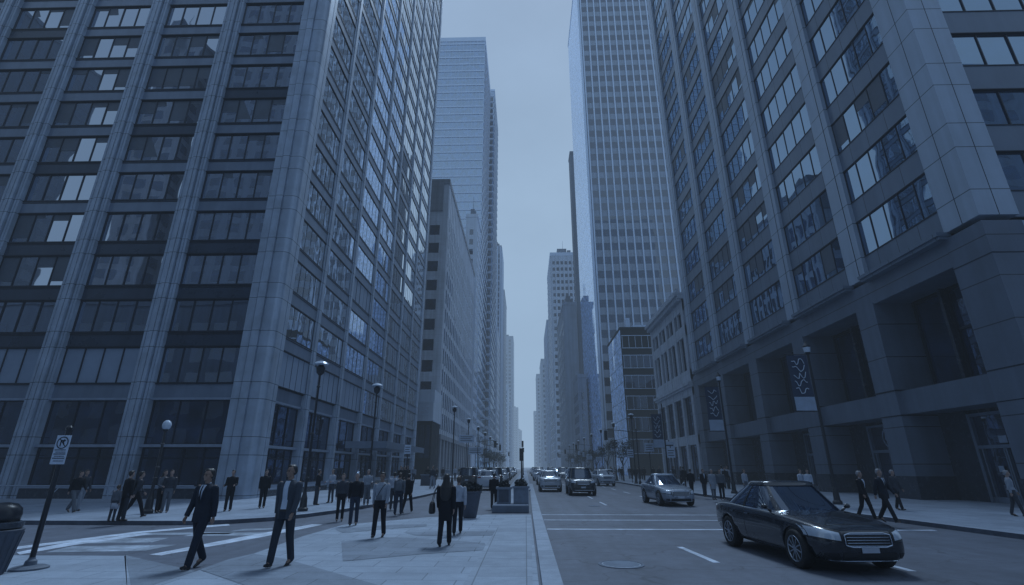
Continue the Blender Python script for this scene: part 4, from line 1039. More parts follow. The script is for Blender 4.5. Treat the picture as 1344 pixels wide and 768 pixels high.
p = {}
p['suit'] = put(person('man in a dark navy suit, white shirt and black tie striding on the left crossing', WALK2, pal('navy', 'navy', skin='skin2'), .009, coat='jacket', shirt='v', tie=True, face=True, turn=-.12), 252, 746, 614, -.25)
p['blazer'] = put(person('man in an open grey blazer and white shirt walking on the plaza', WALKS, pal('grey', 'dgrey', skin='skin2'), .009, coat='jacket', shirt='open', face=True, turn=-.3), 366, 744, 610, -.15)
p['sweater'] = put(person('man in a light sweater with a crossbody bag, walking toward the viewer', WALKS, pal('light', 'black', skin='skin2'), .011, extras=('crossbag',), face=True), 496, 706, 620, -.05)
p['woman'] = put(person('long-haired woman in a black coat seen from behind with a black shoulder bag', WALKS, pal('black', 'black'), .011, female=False, hair='long', coat='long', extras=('handbag',)), 583, 717, 622, PI - .05, hmax=1.82)
p['vest'] = put(person('companion in a pale vest and black trousers, partly hidden by the black-coated woman', WALK1, pal('pale', 'black', 'hairb'), .012, extras=()), 600, 702, 627, PI + .1)
p['djk'] = put(person('man in a dark jacket and jeans, taller of the pair by the kerb', WALKS, pal('black', 'denim', 'hairg'), .013, coat='short'), 463, 690, 621, .25)
p['prt'] = put(person('person in a patterned dark top standing left of the dark-jacketed man', STAND, pal('char', 'black', 'hairb'), .013, female=True, hair='bun'), 445, 684, 627, .3)
p['pack'] = put(person('walker with a grey backpack seen from behind', WALKS, pal('mid', 'denim', 'hairb', bag='mid'), .013, extras=('backpack',)), 522, 676, 627, PI)
p['blk'] = put(person('slim person in black walking beside the grey backpack', WALK1, pal('black', 'black'), .013, coat='short'), 534, 673, 626, PI - .2)
p['left_of'] = put(person('man in a pale shirt walking left of the grey backpack', STAND, pal('pale', 'char'), .014), 515, 669, 628, PI)
Z = .13
p['grp1'] = put(person('person in a dark padded jacket beside the black lamp post', STAND, pal('black', 'char'), .014, coat='short'), 414, 663, 626, 2.2, Z)
p['grp2'] = put(person('small person in light clothes behind the dark-jacketed man', HOLD, pal('light', 'mid', 'hairg'), .014), 480, 663, 627, .3, Z)
p['grp3'] = put(person('person in a pale top standing right of the lamp post near the curb', HOLD, pal('pale', 'char', 'hairb'), .014, female=True), 433, 660, 628, -.4, Z)
p['cor1'] = put(person('person in black standing at the rounded tower corner', STAND, pal('black', 'black'), .014, coat='short'), 343, 667, 625, .6, Z)
p['isl'] = put(person('person in black walking past the planters on the island', WALKS, pal('black', 'black'), .014, coat='short'), 648, 668, 627, PI, hmin=1.55)
# left corner
p['l1'] = put(person('man in a dark jacket leaning as he walks by the sign post', WALK1, pal('black', 'mid'), .014, coat='short', lean=.08), 92, 673, 622, 1.3, Z)
p['l2'] = put(person('pedestrian in pale trousers beside the leaning dark jacket', WALKS, pal('char', 'light', 'hairb'), .014), 101, 671, 624, 1.3, Z)
p['l3'] = put(person('large man in a dark coat at the kerb with a child in white', STAND, pal('black', 'dgrey'), .014, coat='jacket'), 158, 684, 624, PI - .4, Z)
p['l4'] = put(person('child in a white skirt holding on beside the large man', STAND, pal('mid', 'char', 'hairb'), .014, female=True, extras=('apron',)), 145, 685, 644, PI, Z, hmin=1.15)
p['l5'] = put(person('walker with a dark backpack behind the large man', WALK1, pal('char', 'black'), .014, extras=('backpack',)), 173, 680, 627, PI - .8, Z)
p['l6'] = put(person('taller of two people chatting beside the globe lamp', STAND, pal('char', 'mid', 'hairb'), .014), 215, 673, 625, .5, Z)
p['l7'] = put(person('shorter of two people chatting beside the globe lamp', HOLD, pal('mid', 'black'), .014, female=True, hair='long'), 206, 673, 628, 1.2, Z)
p['l8'] = put(person('person in black with arms folded behind the suited man', HOLD, pal('black', 'black'), .014, coat='short'), 298, 671, 627, .2, Z)
# right pavement
p['r1'] = put(person('man in a dark coat and pale scarf walking at the left of three', WALK2, pal('black', 'black', 'hairg'), .013, coat='jacket', shirt='v'), 1140, 682, 619, .5, Z, hmax=1.95)
p['r2'] = put(person('tallest of three men in black, white shirt, striding by the granite pier', WALK1, pal('navy', 'black', 'hairg'), .013, coat='jacket', shirt='v', tie=True), 1168, 686, 614, .35, Z, hmax=1.95)
p['r3'] = put(person('man in charcoal behind the other two by the granite pier', WALKS, pal('char', 'black', 'hairg'), .013, coat='jacket'), 1182, 670, 617, .4, Z, hmax=1.95)
p['r4'] = put(person('person in pale flowered top at the right edge by the glass doors', WALKS, pal('light', 'char', 'hairg'), .013, female=True), 1338, 678, 618, .9, Z, hmax=1.95)
p['r5'] = put(person('left of two white-shirted people behind the dark sedan', STAND, pal('white', 'char', 'hairb'), .014), 1056, 655, 622, .4, Z, hmax=1.95)
p['r6'] = put(person('right of two white-shirted people behind the dark sedan', STAND, pal('white', 'black'), .014, female=True), 1066, 656, 624, -.3, Z, hmax=1.95)
p['r7'] = put(person('person in a long pale coat waiting on the right kerb', STAND, pal('light', 'mid', 'hairg'), .014, coat='long', female=True), 938, 656, 625, .2, Z)
p['r8'] = put(person('person in a mid-grey jacket right of the long pale coat', STAND, pal('mid', 'black', 'hairb'), .014, coat='short'), 949, 656, 625, -.2, Z)
p['r9'] = put(person('man in black with a pale shirt left of the long pale coat', STAND, pal('black', 'char'), .014, coat='jacket', shirt='v'), 926, 652, 626, .3, Z)
p['r10'] = put(person('person in black on the right kerb near the silver car', WALKS, pal('black', 'black'), .014, coat='short'), 909, 650, 627, PI, Z)
p['r11'] = put(person('person in a light jacket half hidden behind the sedan roof', STAND, pal('pale', 'mid', 'hairb'), .014), 981, 653, 623, .5, Z)

def crowd(srcs, spots, label, group, z=.13):
    for i, (x, y) in enumerate(spots):
        o = copy_tree(srcs[i % len(srcs)]); o.location = (x, y, z); o.rotation_euler = (0, 0, random.choice((0, PI)) + random.uniform(-.6, .6))
        s = random.uniform(.92, 1.03); o.scale = (s, s, s); o['label'] = label; o['group'] = group
dark = [p[k] for k in ('blk', 'grp1', 'cor1', 'r10', 'l1', 'l8')]; lite = [p[k] for k in ('l2', 'grp2', 'left_of', 'r8', 'r11', 'l6')]
R_ = random.uniform
crowd(dark, [(R_(12.4, 17.5), R_(40, 130)) for _ in range(26)], 'distant pedestrian in dark clothes on the right pavement', 'distant dark-clothed pedestrians, right pavement')
crowd(lite, [(R_(12.4, 17.5), R_(42, 130)) for _ in range(12)], 'distant pedestrian in lighter clothes on the right pavement', 'distant light-clothed pedestrians, right pavement')
crowd(dark, [(R_(-13.5, -7.6), R_(30, 74)) for _ in range(9)], 'distant pedestrian in dark clothes on the left pavement', 'distant dark-clothed pedestrians, left pavement')
crowd(lite, [(R_(-13.5, -7.6), R_(30, 74)) for _ in range(5)], 'distant pedestrian in lighter clothes on the left pavement', 'distant light-clothed pedestrians, left pavement')
crowd(dark + lite, [(R_(-13, -7), R_(90, 130)) for _ in range(16)], 'far pedestrian on the left pavement beyond the cross street', 'far pedestrians beyond the left cross street')

# ------------------------------------------------------------------ vehicles
def paint(name, col, rough=.28, metal=.3): return mat(name, col, rough, .04, 3, metal=metal, coat=1.0)
P_ = dict(dark=paint('dark_car_paint', (0.010, 0.013, 0.02), .25), silver=paint('silver_car_paint', (0.26, 0.29, 0.33), .3, .6), white=paint('white_car_paint', (0.40, 0.43, 0.47), .35, 0),
          grey=paint('grey_car_paint', (0.08, 0.09, 0.105)), navy=paint('navy_car_paint', (0.015, 0.022, 0.045)), red=paint('maroon_car_paint', (0.06, 0.02, 0.025)))
CG = glass('car_glass', (0.006, 0.009, 0.014), .12, wav=.001, blend=.4); RUB = mat('tyre_rubber', (0.012, 0.013, 0.015), .8, .2, 10)
RIM = mat('alloy_rim', (0.28, 0.3, 0.33), .3, .1, 5, metal=.8); CHR = mat('chrome_trim', (0.45, 0.48, 0.52), .15, .05, 5, metal=.9); LMP = mat('headlamp_lens', (0.42, 0.47, 0.52), .12, .1, 14, coat=1.0)
BLK = mat('black_car_plastic', (0.010, 0.012, 0.016), .5, .15, 8); PLT = mat('number_plate', (0.38, 0.41, 0.46), .5, .05, 8); TAIL = mat('tail_lens', (0.10, 0.012, 0.015), .15, .1, 10)

def bake(o, name, mats=None):
    dg = bpy.context.evaluated_depsgraph_get(); dg.update()
    me = bpy.data.meshes.new_from_object(o.evaluated_get(dg)); me.name = name; o.modifiers.clear(); o.data = me; return o

def car(label, pm, L_=4.9, Wd=1.86, H_=1.45, kind='sedan', detail=True):
    """local: front toward -Y, wheels on z=0"""
    T = thing('parked_car' if 0 else 'car', label, 'car', (0, 0, 0))
    hw = Wd / 2; f = -L_ / 2; r = L_ / 2; wr = .335 if kind == 'sedan' else .36; fa = f + .86; ra = r - 1.02
    belt = .93 if kind == 'sedan' else 1.05  # shoulder height
    tall = 1.035 if kind == 'sedan' else 1.0; hood = belt + .02
    # stations: y, half width, bottom, shoulder z, centre z
    if kind == 'sedan':
        st = [(f, .62, .30, .60, .62), (f + .05, .78, .22, .70, .73), (f + .25, .88, .18, .76, .80), (f + .7, .97, .18, .83, .89), (f + 1.3, 1, .18, .89, .96), (f + 1.7, 1, .18, .92, .98),
              (0, 1, .18, .94, .97), (r - 1.3, 1, .18, .97, 1.0), (r - .7, .97, .20, .98, 1.04), (r - .2, .90, .24, .95, 1.03), (r - .04, .82, .28, .86, .92), (r, .70, .36, .74, .78)]
    else:
        k = belt - .93
        st = [(f, .70, .34, .70 + k, .72 + k), (f + .05, .84, .26, .84 + k, .88 + k), (f + .25, .92, .22, .90 + k, .96 + k), (f + .7, .98, .22, .95 + k, 1.0 + k), (f + 1.1, 1, .22, .96 + k, 1.03 + k), (0, 1, .22, .97 + k, 1.0 + k),
              (r - .9, 1, .22, 1.0 + k, 1.02 + k), (r - .3, .98, .24, 1.02 + k, 1.04 + k), (r - .06, .93, .28, .98 + k, 1.02 + k), (r, .84, .36, .86 + k, .9 + k)]
    mb = MB(); prev = None
    sec = lambda w, zb, zs, zc: [(0, zb), (.72 * w, zb), (.93 * w, zb + .06), (1.0 * w, zb + (zs - zb) * .38), (.995 * w, zb + (zs - zb) * .72), (.965 * w, zs - .03), (.88 * w, zs + .012), (.5 * w, (zs + zc * 2) / 3 + .008), (0, zc)]
    n = 0
    for (y, w_, zb, zs, zc) in st:
        s_ = sec(w_ * hw, zb, zs, zc); pts = [(x, y, z) for x, z in s_] + [(-x, y, z) for x, z in s_[-2:0:-1]]; mb.v += pts; n = len(pts)
    for k in range(len(st) - 1):
        for i in range(n): mb.f.append((k * n + i, (k + 1) * n + i, (k + 1) * n + (i + 1) % n, k * n + (i + 1) % n)); mb.m.append(0)
    mb.f.append(tuple(range(n))); mb.f.append(tuple(range(len(st) * n - 1, (len(st) - 1) * n - 1, -1))); mb.m += [0, 0]
    body = mb.build('body', [pm, BLK], T, smooth=True)
    ss = body.modifiers.new('s', 'SUBSURF'); ss.levels = 2; ss.render_levels = 2
    bake(body, 'body'); body.data.polygons.foreach_set('use_smooth', [True] * len(body.data.polygons))
    cut = MB()
    for sx in (-1, 1):
        for ya in (fa, ra): cut.lathe([(wr + .055, -.30), (wr + .055, .30)], (sx * (hw - .10), ya, wr), 32, 'x')
    # body solid check uses the exact solver
    co = cut.build('cut', BLK); bo = body.modifiers.new('b', 'BOOLEAN'); bo.operation = 'DIFFERENCE'; bo.object = co; bo.solver = 'EXACT'
    bake(body, 'body'); bpy.data.objects.remove(co)
    if len(body.data.materials) < 2: body.data.materials.append(BLK)
    for q in body.data.polygons:
        c = q.center
        for ya in (fa, ra):
            rr_ = math.hypot(c.y - ya, c.z - wr)
            if rr_ < wr + .052 and abs(c.x) > hw - .42: q.material_index = 1; q.use_smooth = False
        if c.z < st[3][2] + .05: q.material_index = 1
    body.parent = T
    bv = BVHTree.FromPolygons([v.co[:] for v in body.data.vertices], [tuple(q.vertices) for q in body.data.polygons])
    # glasshouse
    if kind == 'sedan': b0f, b0r, rf, rr_, wb, wt, zt = f + 1.32, r - .38, f + 2.18, r - 1.60, hw * .92, hw * .66, H_
    elif kind == 'van': b0f, b0r, rf, rr_, wb, wt, zt = f + .95, r - .06, f + 1.55, r - .25, hw * .94, hw * .78, H_
    else: b0f, b0r, rf, rr_, wb, wt, zt = f + 1.15, r - .10, f + 1.85, r - .55, hw * .92, hw * .70, H_
    zb = belt - .03; NT = 10; NA = 64
    def S(t, a, off=0.0):
        e = 3.6
        yf = b0f + (rf - b0f) * (t ** .92); yr = b0r + (rr_ - b0r) * (t ** 1.1); w_ = wb + (wt - wb) * (t ** 1.25); z = zb + (zt - .06 - zb) * t
        cy, ly = (yf + yr) / 2, (yr - yf) / 2
        ca, sa = math.cos(a), math.sin(a); d = (abs(ca) ** e + abs(sa) ** e) ** (-1 / e)
        return (ca * d * (w_ + off), cy + sa * d * (ly + off), z + off * .5)
    mb = MB()
    for k in range(NT + 1):
        for i in range(NA): mb.v.append(S(k / NT, 2 * PI * i / NA))
    for k in range(NT):
        for i in range(NA): mb.f.append((k * NA + i, k * NA + (i + 1) % NA, (k + 1) * NA + (i + 1) % NA, (k + 1) * NA + i)); mb.m.append(0)
    mb.f.append(tuple(range(NT * NA, (NT + 1) * NA))); mb.m.append(0)
    mb.build('window_glass', CG, T, smooth=True)
    mb = MB(); base = [S(.93, 2 * PI * i / NA, .012) for i in range(NA)]; mb.v += base
    cyr = (rf + rr_) / 2; lv = [(1.0, .015, 0), (.96, .045, 0), (.85, .058, 0), (.6, .064, 0), (.3, .068, 0)]
    tp = [S(1.0, 2 * PI * i / NA, .014) for i in range(NA)]
    rows = [base]
    for sc, dz, _ in lv:
        row = [(x * sc, cyr + (y - cyr) * sc, zt - .06 + dz - .0) for x, y, z in tp]; mb.v += row; rows.append(row)
    for k in range(len(rows) - 1):
        for i in range(NA): mb.f.append((k * NA + i, k * NA + (i + 1) % NA, (k + 1) * NA + (i + 1) % NA, (k + 1) * NA + i)); mb.m.append(0)
    mb.f.append(tuple(range((len(rows) - 1) * NA, len(rows) * NA))); mb.m.append(0)
    mb.build('roof', pm, T, smooth=True)
    def pillar(a0, a1, t0=0.0, t1=.96, m=pm, off=.008, da=0):
        mb = MB(); NN = 8; na = 4
        for k in range(NN + 1):
            t = t0 + (t1 - t0) * k / NN
            for i in range(na + 1): mb.v.append(S(t, a0 + (a1 - a0) * i / na + da * t, off))
        for k in range(NN):
            for i in range(na): q = k * (na + 1) + i; mb.f.append((q, q + 1, q + na + 2, q + na + 1)); mb.m.append(0)
        mb.build('pillar', m, T, smooth=True)
    corner = math.atan2(1, 1)
    for sgn in (1, -1):
        # front corners at angle -45deg family (sa<0 = front)
        for (ca, wd) in ((-corner, .045), (corner, .09 if kind == 'sedan' else .06)):
            a = ca if sgn == 1 else PI - ca
            pillar(a - wd * (1.0), a + wd * (1.0))
        mid = .02 if sgn == 1 else PI - .02
        pillar(mid - .035, mid + .035, m=BLK, off=.006)
        if kind != 'sedan': a = .52 if sgn == 1 else PI - .52; pillar(a - .03, a + .03, m=BLK, off=.006)
    # chrome belt line
    mb = MB()
    for sgn in (1, -1):
        pts = [S(.03, (a if sgn == 1 else PI - a), .012) for a in [-.7 + 1.4 * i / 20 for i in range(21)]]
        mb.tube(pts, .009, 6)
    mb.build('belt_trim', CHR if kind == 'sedan' else BLK, T)
    def patch(name, m, x0, x1, z0, z1, d='f', off=.006, nx=12, nz=6, shape=None, th=.0):
        """patch laid on the body by ray casting: d f/r = front/rear face, s = side (x is y then), t = from above"""
        mb = MB(); vs = []; ok = []
        for j in range(nz + 1):
            for i in range(nx + 1):
                u = i / nx; v = j / nz
                if shape: a, b_ = shape(u, v)
                else: a, b_ = x0 + (x1 - x0) * u, z0 + (z1 - z0) * v
                if d == 'f': o_, dr = V(a, f - 1, b_), V(0, 1, 0)
                elif d == 'r': o_, dr = V(a, r + 1, b_), V(0, -1, 0)
                elif d == 's': o_, dr = V(hw + 1, a, b_), V(-1, 0, 0)
                elif d == '-s': o_, dr = V(-hw - 1, a, b_), V(1, 0, 0)
                else: o_, dr = V(a, b_, 3), V(0, 0, -1)
                hit = bv.ray_cast(o_, dr)[0]; vs.append(tuple(hit - dr * off) if hit else None)
        for j in range(nz):
            for i in range(nx):
                q = [j * (nx + 1) + i, j * (nx + 1) + i + 1, (j + 1) * (nx + 1) + i + 1, (j + 1) * (nx + 1) + i]
                if all(vs[t] for t in q): ok.append(q)
        mb.add([v or (0, 0, .5) for v in vs], ok)
        return mb.build(name, m, T, smooth=True)
    k = belt - .93; sd_ = kind == 'sedan'
    gz0, gz1 = (.46, .68) if sd_ else (.60 + k, .80 + k)
    patch('grille', BLK, -.42, .42, gz0, gz1, off=.008)
    mb = MB()
    for j in range(5):
        z = gz0 + .02 + (gz1 - gz0 - .04) * j / 4; pts = []
        for i in range(11):
            h_ = bv.ray_cast(V(-.40 + .08 * i, f - 1, z), V(0, 1, 0))[0]
            if h_: pts.append(h_ + V(0, -.014, 0))
        if len(pts) > 1: mb.tube(pts, .007, 5)
    mb.build('grille_bars', CHR, T)
    mb = MB(); pts = []
    for i in range(21):
        t = 2 * PI * i / 20; h_ = bv.ray_cast(V(.43 * max(-1, min(1, 1.25 * math.cos(t))), f - 1, (gz0 + gz1) / 2 + (gz1 - gz0) / 2 * max(-1, min(1, 1.25 * math.sin(t)))), V(0, 1, 0))[0]
        if h_: pts.append(h_ + V(0, -.014, 0))
    mb.tube(pts, .012, 6); mb.build('grille_surround', CHR, T)
    for s_ in (-1, 1):
        hx = lambda u, v: (s_ * (.50 + (hw * .93 - .50) * u), (gz1 - .12 + .05 * u) + (.13 - .05 * u * 0) * v + .03 * u * v)
        patch('headlight', LMP, 0, 0, 0, 0, shape=hx, off=.010)
        hx2 = lambda u, v: (s_ * (.46 + (hw * .95 - .46) * u), (gz1 - .145 + .05 * u) + (.18) * v + .03 * u * v)
        patch('headlight_bezel', BLK, 0, 0, 0, 0, shape=hx2, off=.006)
        patch('fog_lamp_recess', BLK, s_ * .56, s_ * .78, .27 + k, .36 + k, off=.006, nx=5, nz=3)
        patch('tail_light', TAIL, s_ * .50, s_ * (hw * .90), (.74 if sd_ else .86 + k), (.86 if sd_ else 1.02 + k), 'r', off=.008, nx=8, nz=4)
    patch('air_intake', BLK, -.50, .50, .25 + k, .37 + k, off=.006)
    mb = MB(); pts = []
    for i in range(15):
        h_ = bv.ray_cast(V(-.75 + .107 * i, f - 1, .235 + k), V(0, 1, 0))[0]
        if h_: pts.append(h_ + V(0, -.01, 0))
    if len(pts) > 1: mb.tube(pts, .010, 5); mb.build('bumper_trim', CHR, T)
    h_ = bv.ray_cast(V(0, f - 1, .41 + k), V(0, 1, 0))[0]; yy = (h_.y if h_ else f) - .012
    mb = MB(); mb.box(-.16, .16, yy - .012, yy, .37 + k, .47 + k); mb.build('number_plate', PLT, T)
    mb = MB(); mb.box(-.16, .16, r - .02, r + .012, .55 + k, .66 + k); mb.build('number_plate', PLT, T)
    # seams, handles, skirts, crease
    for d in ('s', '-s'):
        for yy in (b0f - .12, (b0f + b0r) / 2 - .05, b0r - (.75 if sd_ else .85)):
            patch('door_seam', BLK, yy, yy + .012, .30 + k * .5, belt - .03, d, off=.003, nx=1, nz=8)
        patch('door_seam', BLK, b0f - .12, b0r - .75, .285 + k * .5, .297 + k * .5, d, off=.003, nx=14, nz=1)
        for yy in ((b0f + b0r) / 2 - .26, b0r - 1.02):
            patch('door_handle', CHR if sd_ else BLK, yy, yy + .17, .80 + k, .825 + k, d, off=.022, nx=4, nz=2)
    patch('bonnet_seam', BLK, -.62, .62, f + .28, f + .295, 't', off=.003, nx=16, nz=1)
    for s_ in (-1, 1): patch('bonnet_seam', BLK, 0, 0, 0, 0, 't', off=.003, nx=1, nz=12, shape=lambda u, v: (s_ * (.62 + .16 * v + .012 * u), f + .28 + (b0f - f - .4) * v))
    # mirrors
    for s_ in (-1, 1):
        mb = MB(); mb.ball((s_ * (hw + .005), b0f + .42, belt + .08), (.075, .045, .05), 12); mb.seg((s_ * (hw - .14), b0f + .42, belt - .02), (s_ * (hw - .02), b0f + .42, belt + .06), .026, .02, 8)
        mb.build('wing_mirror', pm, T, smooth=True)
    # wheels
    for s_ in (-1, 1):
        for ya in (fa, ra):
            wx = s_ * (hw - .115); w_ = thing('wheel', None, None, (0, 0, 0)); bpy.data.objects.remove(w_)
            mb = MB(); prof = [(wr * .66, -.10), (wr * .93, -.112), (wr * .99, -.085), (wr, -.04), (wr, .04), (wr * .99, .085), (wr * .93, .112), (wr * .66, .10)]
            mb.lathe(prof, (0, 0, 0), 36, 'x'); tyre = mb.mesh('wheel', RUB); tyre.polygons.foreach_set('use_smooth', [True] * len(tyre.polygons))
            to = link('wheel', tyre, T, (wx, ya, wr))
            mb = MB(); q = s_ * .10
            mb.lathe([(wr * .66, q * .2), (wr * .70, q * .95), (wr * .67, q * 1.12), (wr * .62, q * 1.0), (wr * .60, q * .35), (.02, q * .3)] if s_ > 0 else [(.02, q * .3), (wr * .60, q * .35), (wr * .62, q * 1.0), (wr * .67, q * 1.12), (wr * .70, q * .95), (wr * .66, q * .2)], (0, 0, 0), 36, 'x')
            for i in range(10):
                t = 2 * PI * i / 10 + .1; a = V(q * .92, math.cos(t) * .05, math.sin(t) * .05); b_ = V(q * .98, math.cos(t + .12) * wr * .64, math.sin(t + .12) * wr * .64); mb.seg(a, b_, .017, .013, 6)
            mb.lathe([(.055, q * .85), (.05, q * 1.05)], (0, 0, 0), 16, 'x')
            rm = mb.mesh('rim', RIM); link('rim', rm, to)
    T.scale = (1, 1, tall); return T

sed = car('dark polished sedan with a wide chrome grille in the near right lane', P_['dark'], 4.7, 1.84, 1.49)
sed.location = (6.05, 12.5, 0); sed.rotation_euler = (0, 0, rad(4))
hat = car('silver saloon car in the outer right lane behind the crosswalk lines', P_['silver'], 4.2, 1.76, 1.46)
hat.location = (7.45, 28.6, 0); hat.rotation_euler = (0, 0, rad(5))
wc = car('white compact car approaching beside the median', P_['white'], 4.3, 1.8, 1.58, 'suv'); wc.location = (1.95, 43.7, 0)
sv = car('dark tall van-like car approaching in the second lane', P_['dark'], 4.6, 1.86, 1.82, 'van'); sv.location = (3.9, 38.4, 0)
def carcopy(src, x, y, rz, label, pm=None, group=None):
    old = src.children[0].data.materials[0]
    mp = {old.name: pm} if pm else None
    o = copy_tree(src, None, mp); o.location = (x, y, 0); o.rotation_euler = (0, 0, rz); o['label'] = label
    if group: o['group'] = group
    return o
carcopy(wc, 8.1, 56, .1, 'dark off-roader waiting in the right lane beyond the van', P_['navy'])
carcopy(wc, 11.9 - .9, 72, PI, 'grey wagon parked at the right kerb beyond the silver saloon', P_['grey'])
cols_ = [P_['dark'], P_['grey'], P_['silver'], P_['white'], P_['navy'], P_['red']]
k = 0
for lane, ys in ((2.1, (60, 74, 86, 99, 113, 128, 145)), (5.8, (66, 80, 93, 108, 124, 141)), (9.6, (84, 97, 112, 131, 150))):
    for y in ys:
        carcopy((hat, wc, sv)[k % 3], lane + R_(-.2, .2), y + R_(-2, 2), R_(-.03, .03), 'distant car approaching in the right-hand carriageway traffic', cols_[(k * 5 + 2) % 6], 'distant traffic on the right carriageway'); k += 1
for lane, ys in ((-3.2, (46, 53, 61, 69, 78, 88, 99, 112, 126, 142)), (-5.4, (50, 58, 67, 76, 86, 97, 110, 125))):
    for y in ys:
        carcopy((hat, wc, sv)[(k + 1) % 3], lane + R_(-.1, .1), y + R_(-1.2, 1.2), PI + R_(-.03, .03), 'distant car in the queue on the left carriageway', cols_[(k * 5 + 1) % 6], 'queued traffic on the left carriageway'); k += 1
# ------------------------------------------------------------------ street furniture
BM = M['black_metal']
# sign at the left
x, y = at(38, 747, .02)
t = thing('street_sign', 'white prohibition sign on a tall black pole with a round base, left foreground', 'street sign', (x, y, .02))
b = MB(); b.lathe([(.30, 0), (.30, .03), (.24, .055), (.10, .07), (.09, .14), (.06, .17), (.052, .2)], (x, y, .02), 28); b.build('base', M['darkconc'], t, smooth=False)
b = MB(); b.seg((x, y, .15), (x, y, 2.62), .048, .044, 14); b.lathe([(.06, 2.58), (.06, 2.62), (.03, 2.66)], (x, y, 0), 14); b.lathe([(.06, 2.28), (.06, 2.34)], (x, y, 0), 14); b.build('pole', BM, t, smooth=False)
sx0, sx1, sz0, sz1 = x - .14, x + .16, 1.90, 2.46; yy = y - .06
b = MB(); b.box(sx0, sx1, yy - .01, yy, sz0, sz1); o = b.build('sign_plate', M['sheetwhite'], t, bevel=.006)
cx, cz = (sx0 + sx1) / 2, sz1 - .145
b = MB(); n = 36
for rr0, rr1 in ((.100, .122),):
    vs = []
    for i in range(n): a = 2 * PI * i / n; vs += [(cx + rr0 * math.cos(a), yy - .013, cz + rr0 * math.sin(a)), (cx + rr1 * math.cos(a), yy - .013, cz + rr1 * math.sin(a))]
    b.add(vs, [(2 * i, (2 * i + 2) % (2 * n), (2 * i + 3) % (2 * n), 2 * i + 1) for i in range(n)])
b.build('prohibition_ring', M['inkdark'], t)
b = MB(); q = lambda *p: b.add([(cx + u, yy - .014, cz + v) for u, v in p], [tuple(range(len(p)))])
q((-.048, -.07), (-.022, -.07), (-.022, .03), (-.048, .05)); q((-.048, .05), (-.022, .03), (.02, .03), (.02, .055), (-.03, .055)); q((.02, .075), (.02, .01), (.065, .042))
q((.075, -.085), (.085, -.072), (-.066, .085), (-.078, .072)); q((.0, .03), (.02, .03), (.055, -.045), (.03, -.05)); b.build('turn_arrow', M['inkdark'], t)
b = MB(); random.seed(3)
for r_, (z, h) in enumerate(((2.165, .020), (2.125, .016), (2.085, .022), (2.045, .016), (2.005, .020), (1.955, .014))):
    u = sx0 + .03 + (.03 if r_ % 2 else 0)
    while u < sx1 - .04:
        w_ = random.uniform(.008, .022); b.box(u, u + w_, yy - .0135, yy - .0105, z, z + h); u += w_ + .007
b.build('sign_text', M['inkdark'], t)
# litter bin at the frame's left edge
x, y = -9.68, 9.75
t = thing('litter_bin', 'tapered dark litter bin with a domed hood at the left edge', 'litter bin', (x, y, .02))
b = MB(); b.lathe([(.26, 0), (.27, .04), (.37, .70), (.385, .74), (.36, .75)], (x, y, .02), 28)
for i in range(18): a = 2 * PI * i / 18; b.seg((x + .272 * math.cos(a), y + .272 * math.sin(a), .05), (x + .372 * math.cos(a), y + .372 * math.sin(a), .72), .012, .012, 5)
b.build('bin_body', M['planterdark'], t)
b = MB(); b.lathe([(.34, .77), (.35, .80), (.35, .86), (.30, .88)], (x, y, .02), 28); b.build('bin_collar', M['granite'], t)
b = MB(); b.lathe([(.27, .88), (.28, 1.0), (.26, 1.10), (.18, 1.18), (.05, 1.21)], (x, y, .02), 28); b.build('bin_hood', BM, t, smooth=True)

def globe_lamp(px, py, h, label, z=.13, arm=False, loc=None):
    x, y = loc or at(px, py, z)
    t = thing('street_lamp', label, 'street lamp', (x, y, z))
    b = MB(); b.lathe([(.20, 0), (.21, .10), (.15, .16), (.13, .50), (.09, .62), (.07, .75)], (x, y, z), 16); b.build('base', BM, t)
    b = MB(); b.seg((x, y, z + .7), (x, y, z + h), .062, .045, 12)
    for q in (1.3, h * .55, h - .5): b.lathe([(.05, q - .05), (.085, q), (.05, q + .05)], (x, y, z), 12)
    b.build('pole', BM, t)
    b = MB()
    if arm:
        b.lathe([(.06, h), (.16, h + .10), (.20, h + .34), (.12, h + .44), (.03, h + .52)], (x, y, z), 14); b.build('lantern', BM, t)
        b = MB(); b.lathe([(.20, h + .46), (.34, h + .50), (.24, h + .60), (.05, h + .66)], (x, y, z), 14); b.build('lantern_cap', M['lampglass'], t)
    else:
        b.lathe([(.08, h), (.12, h + .08)], (x, y, z), 12); b.build('lamp_holder', BM, t)
        b = MB(); b.ball((x, y, z + h + .25), (.17, .17, .21), 16); b.build('lamp_globe', M['lampglass'], t, smooth=True)
    return t
globe_lamp(193, 674, 3.1, 'slender black post with one milky globe before the left tower')
globe_lamp(397, 671, 5.6, 'tall black lamp post with a pale lantern cap by the rounded corner', arm=True)
globe_lamp(482, 655, 5.9, 'second tall black lamp post farther along the left kerb', arm=True)
k = 0
for i in range(7):
    t = globe_lamp(0, 0, 6.8, 'distant black lamp post on the left kerb', arm=True, loc=(-7.0, 50 + 13 * i)); t['group'] = 'distant lamp posts on the left kerb'
for i in range(8):
    t = globe_lamp(0, 0, 6.8, 'distant black lamp post on the right kerb', arm=True, loc=(12.0, 58 + 12 * i)); t['group'] = 'distant lamp posts on the right kerb'

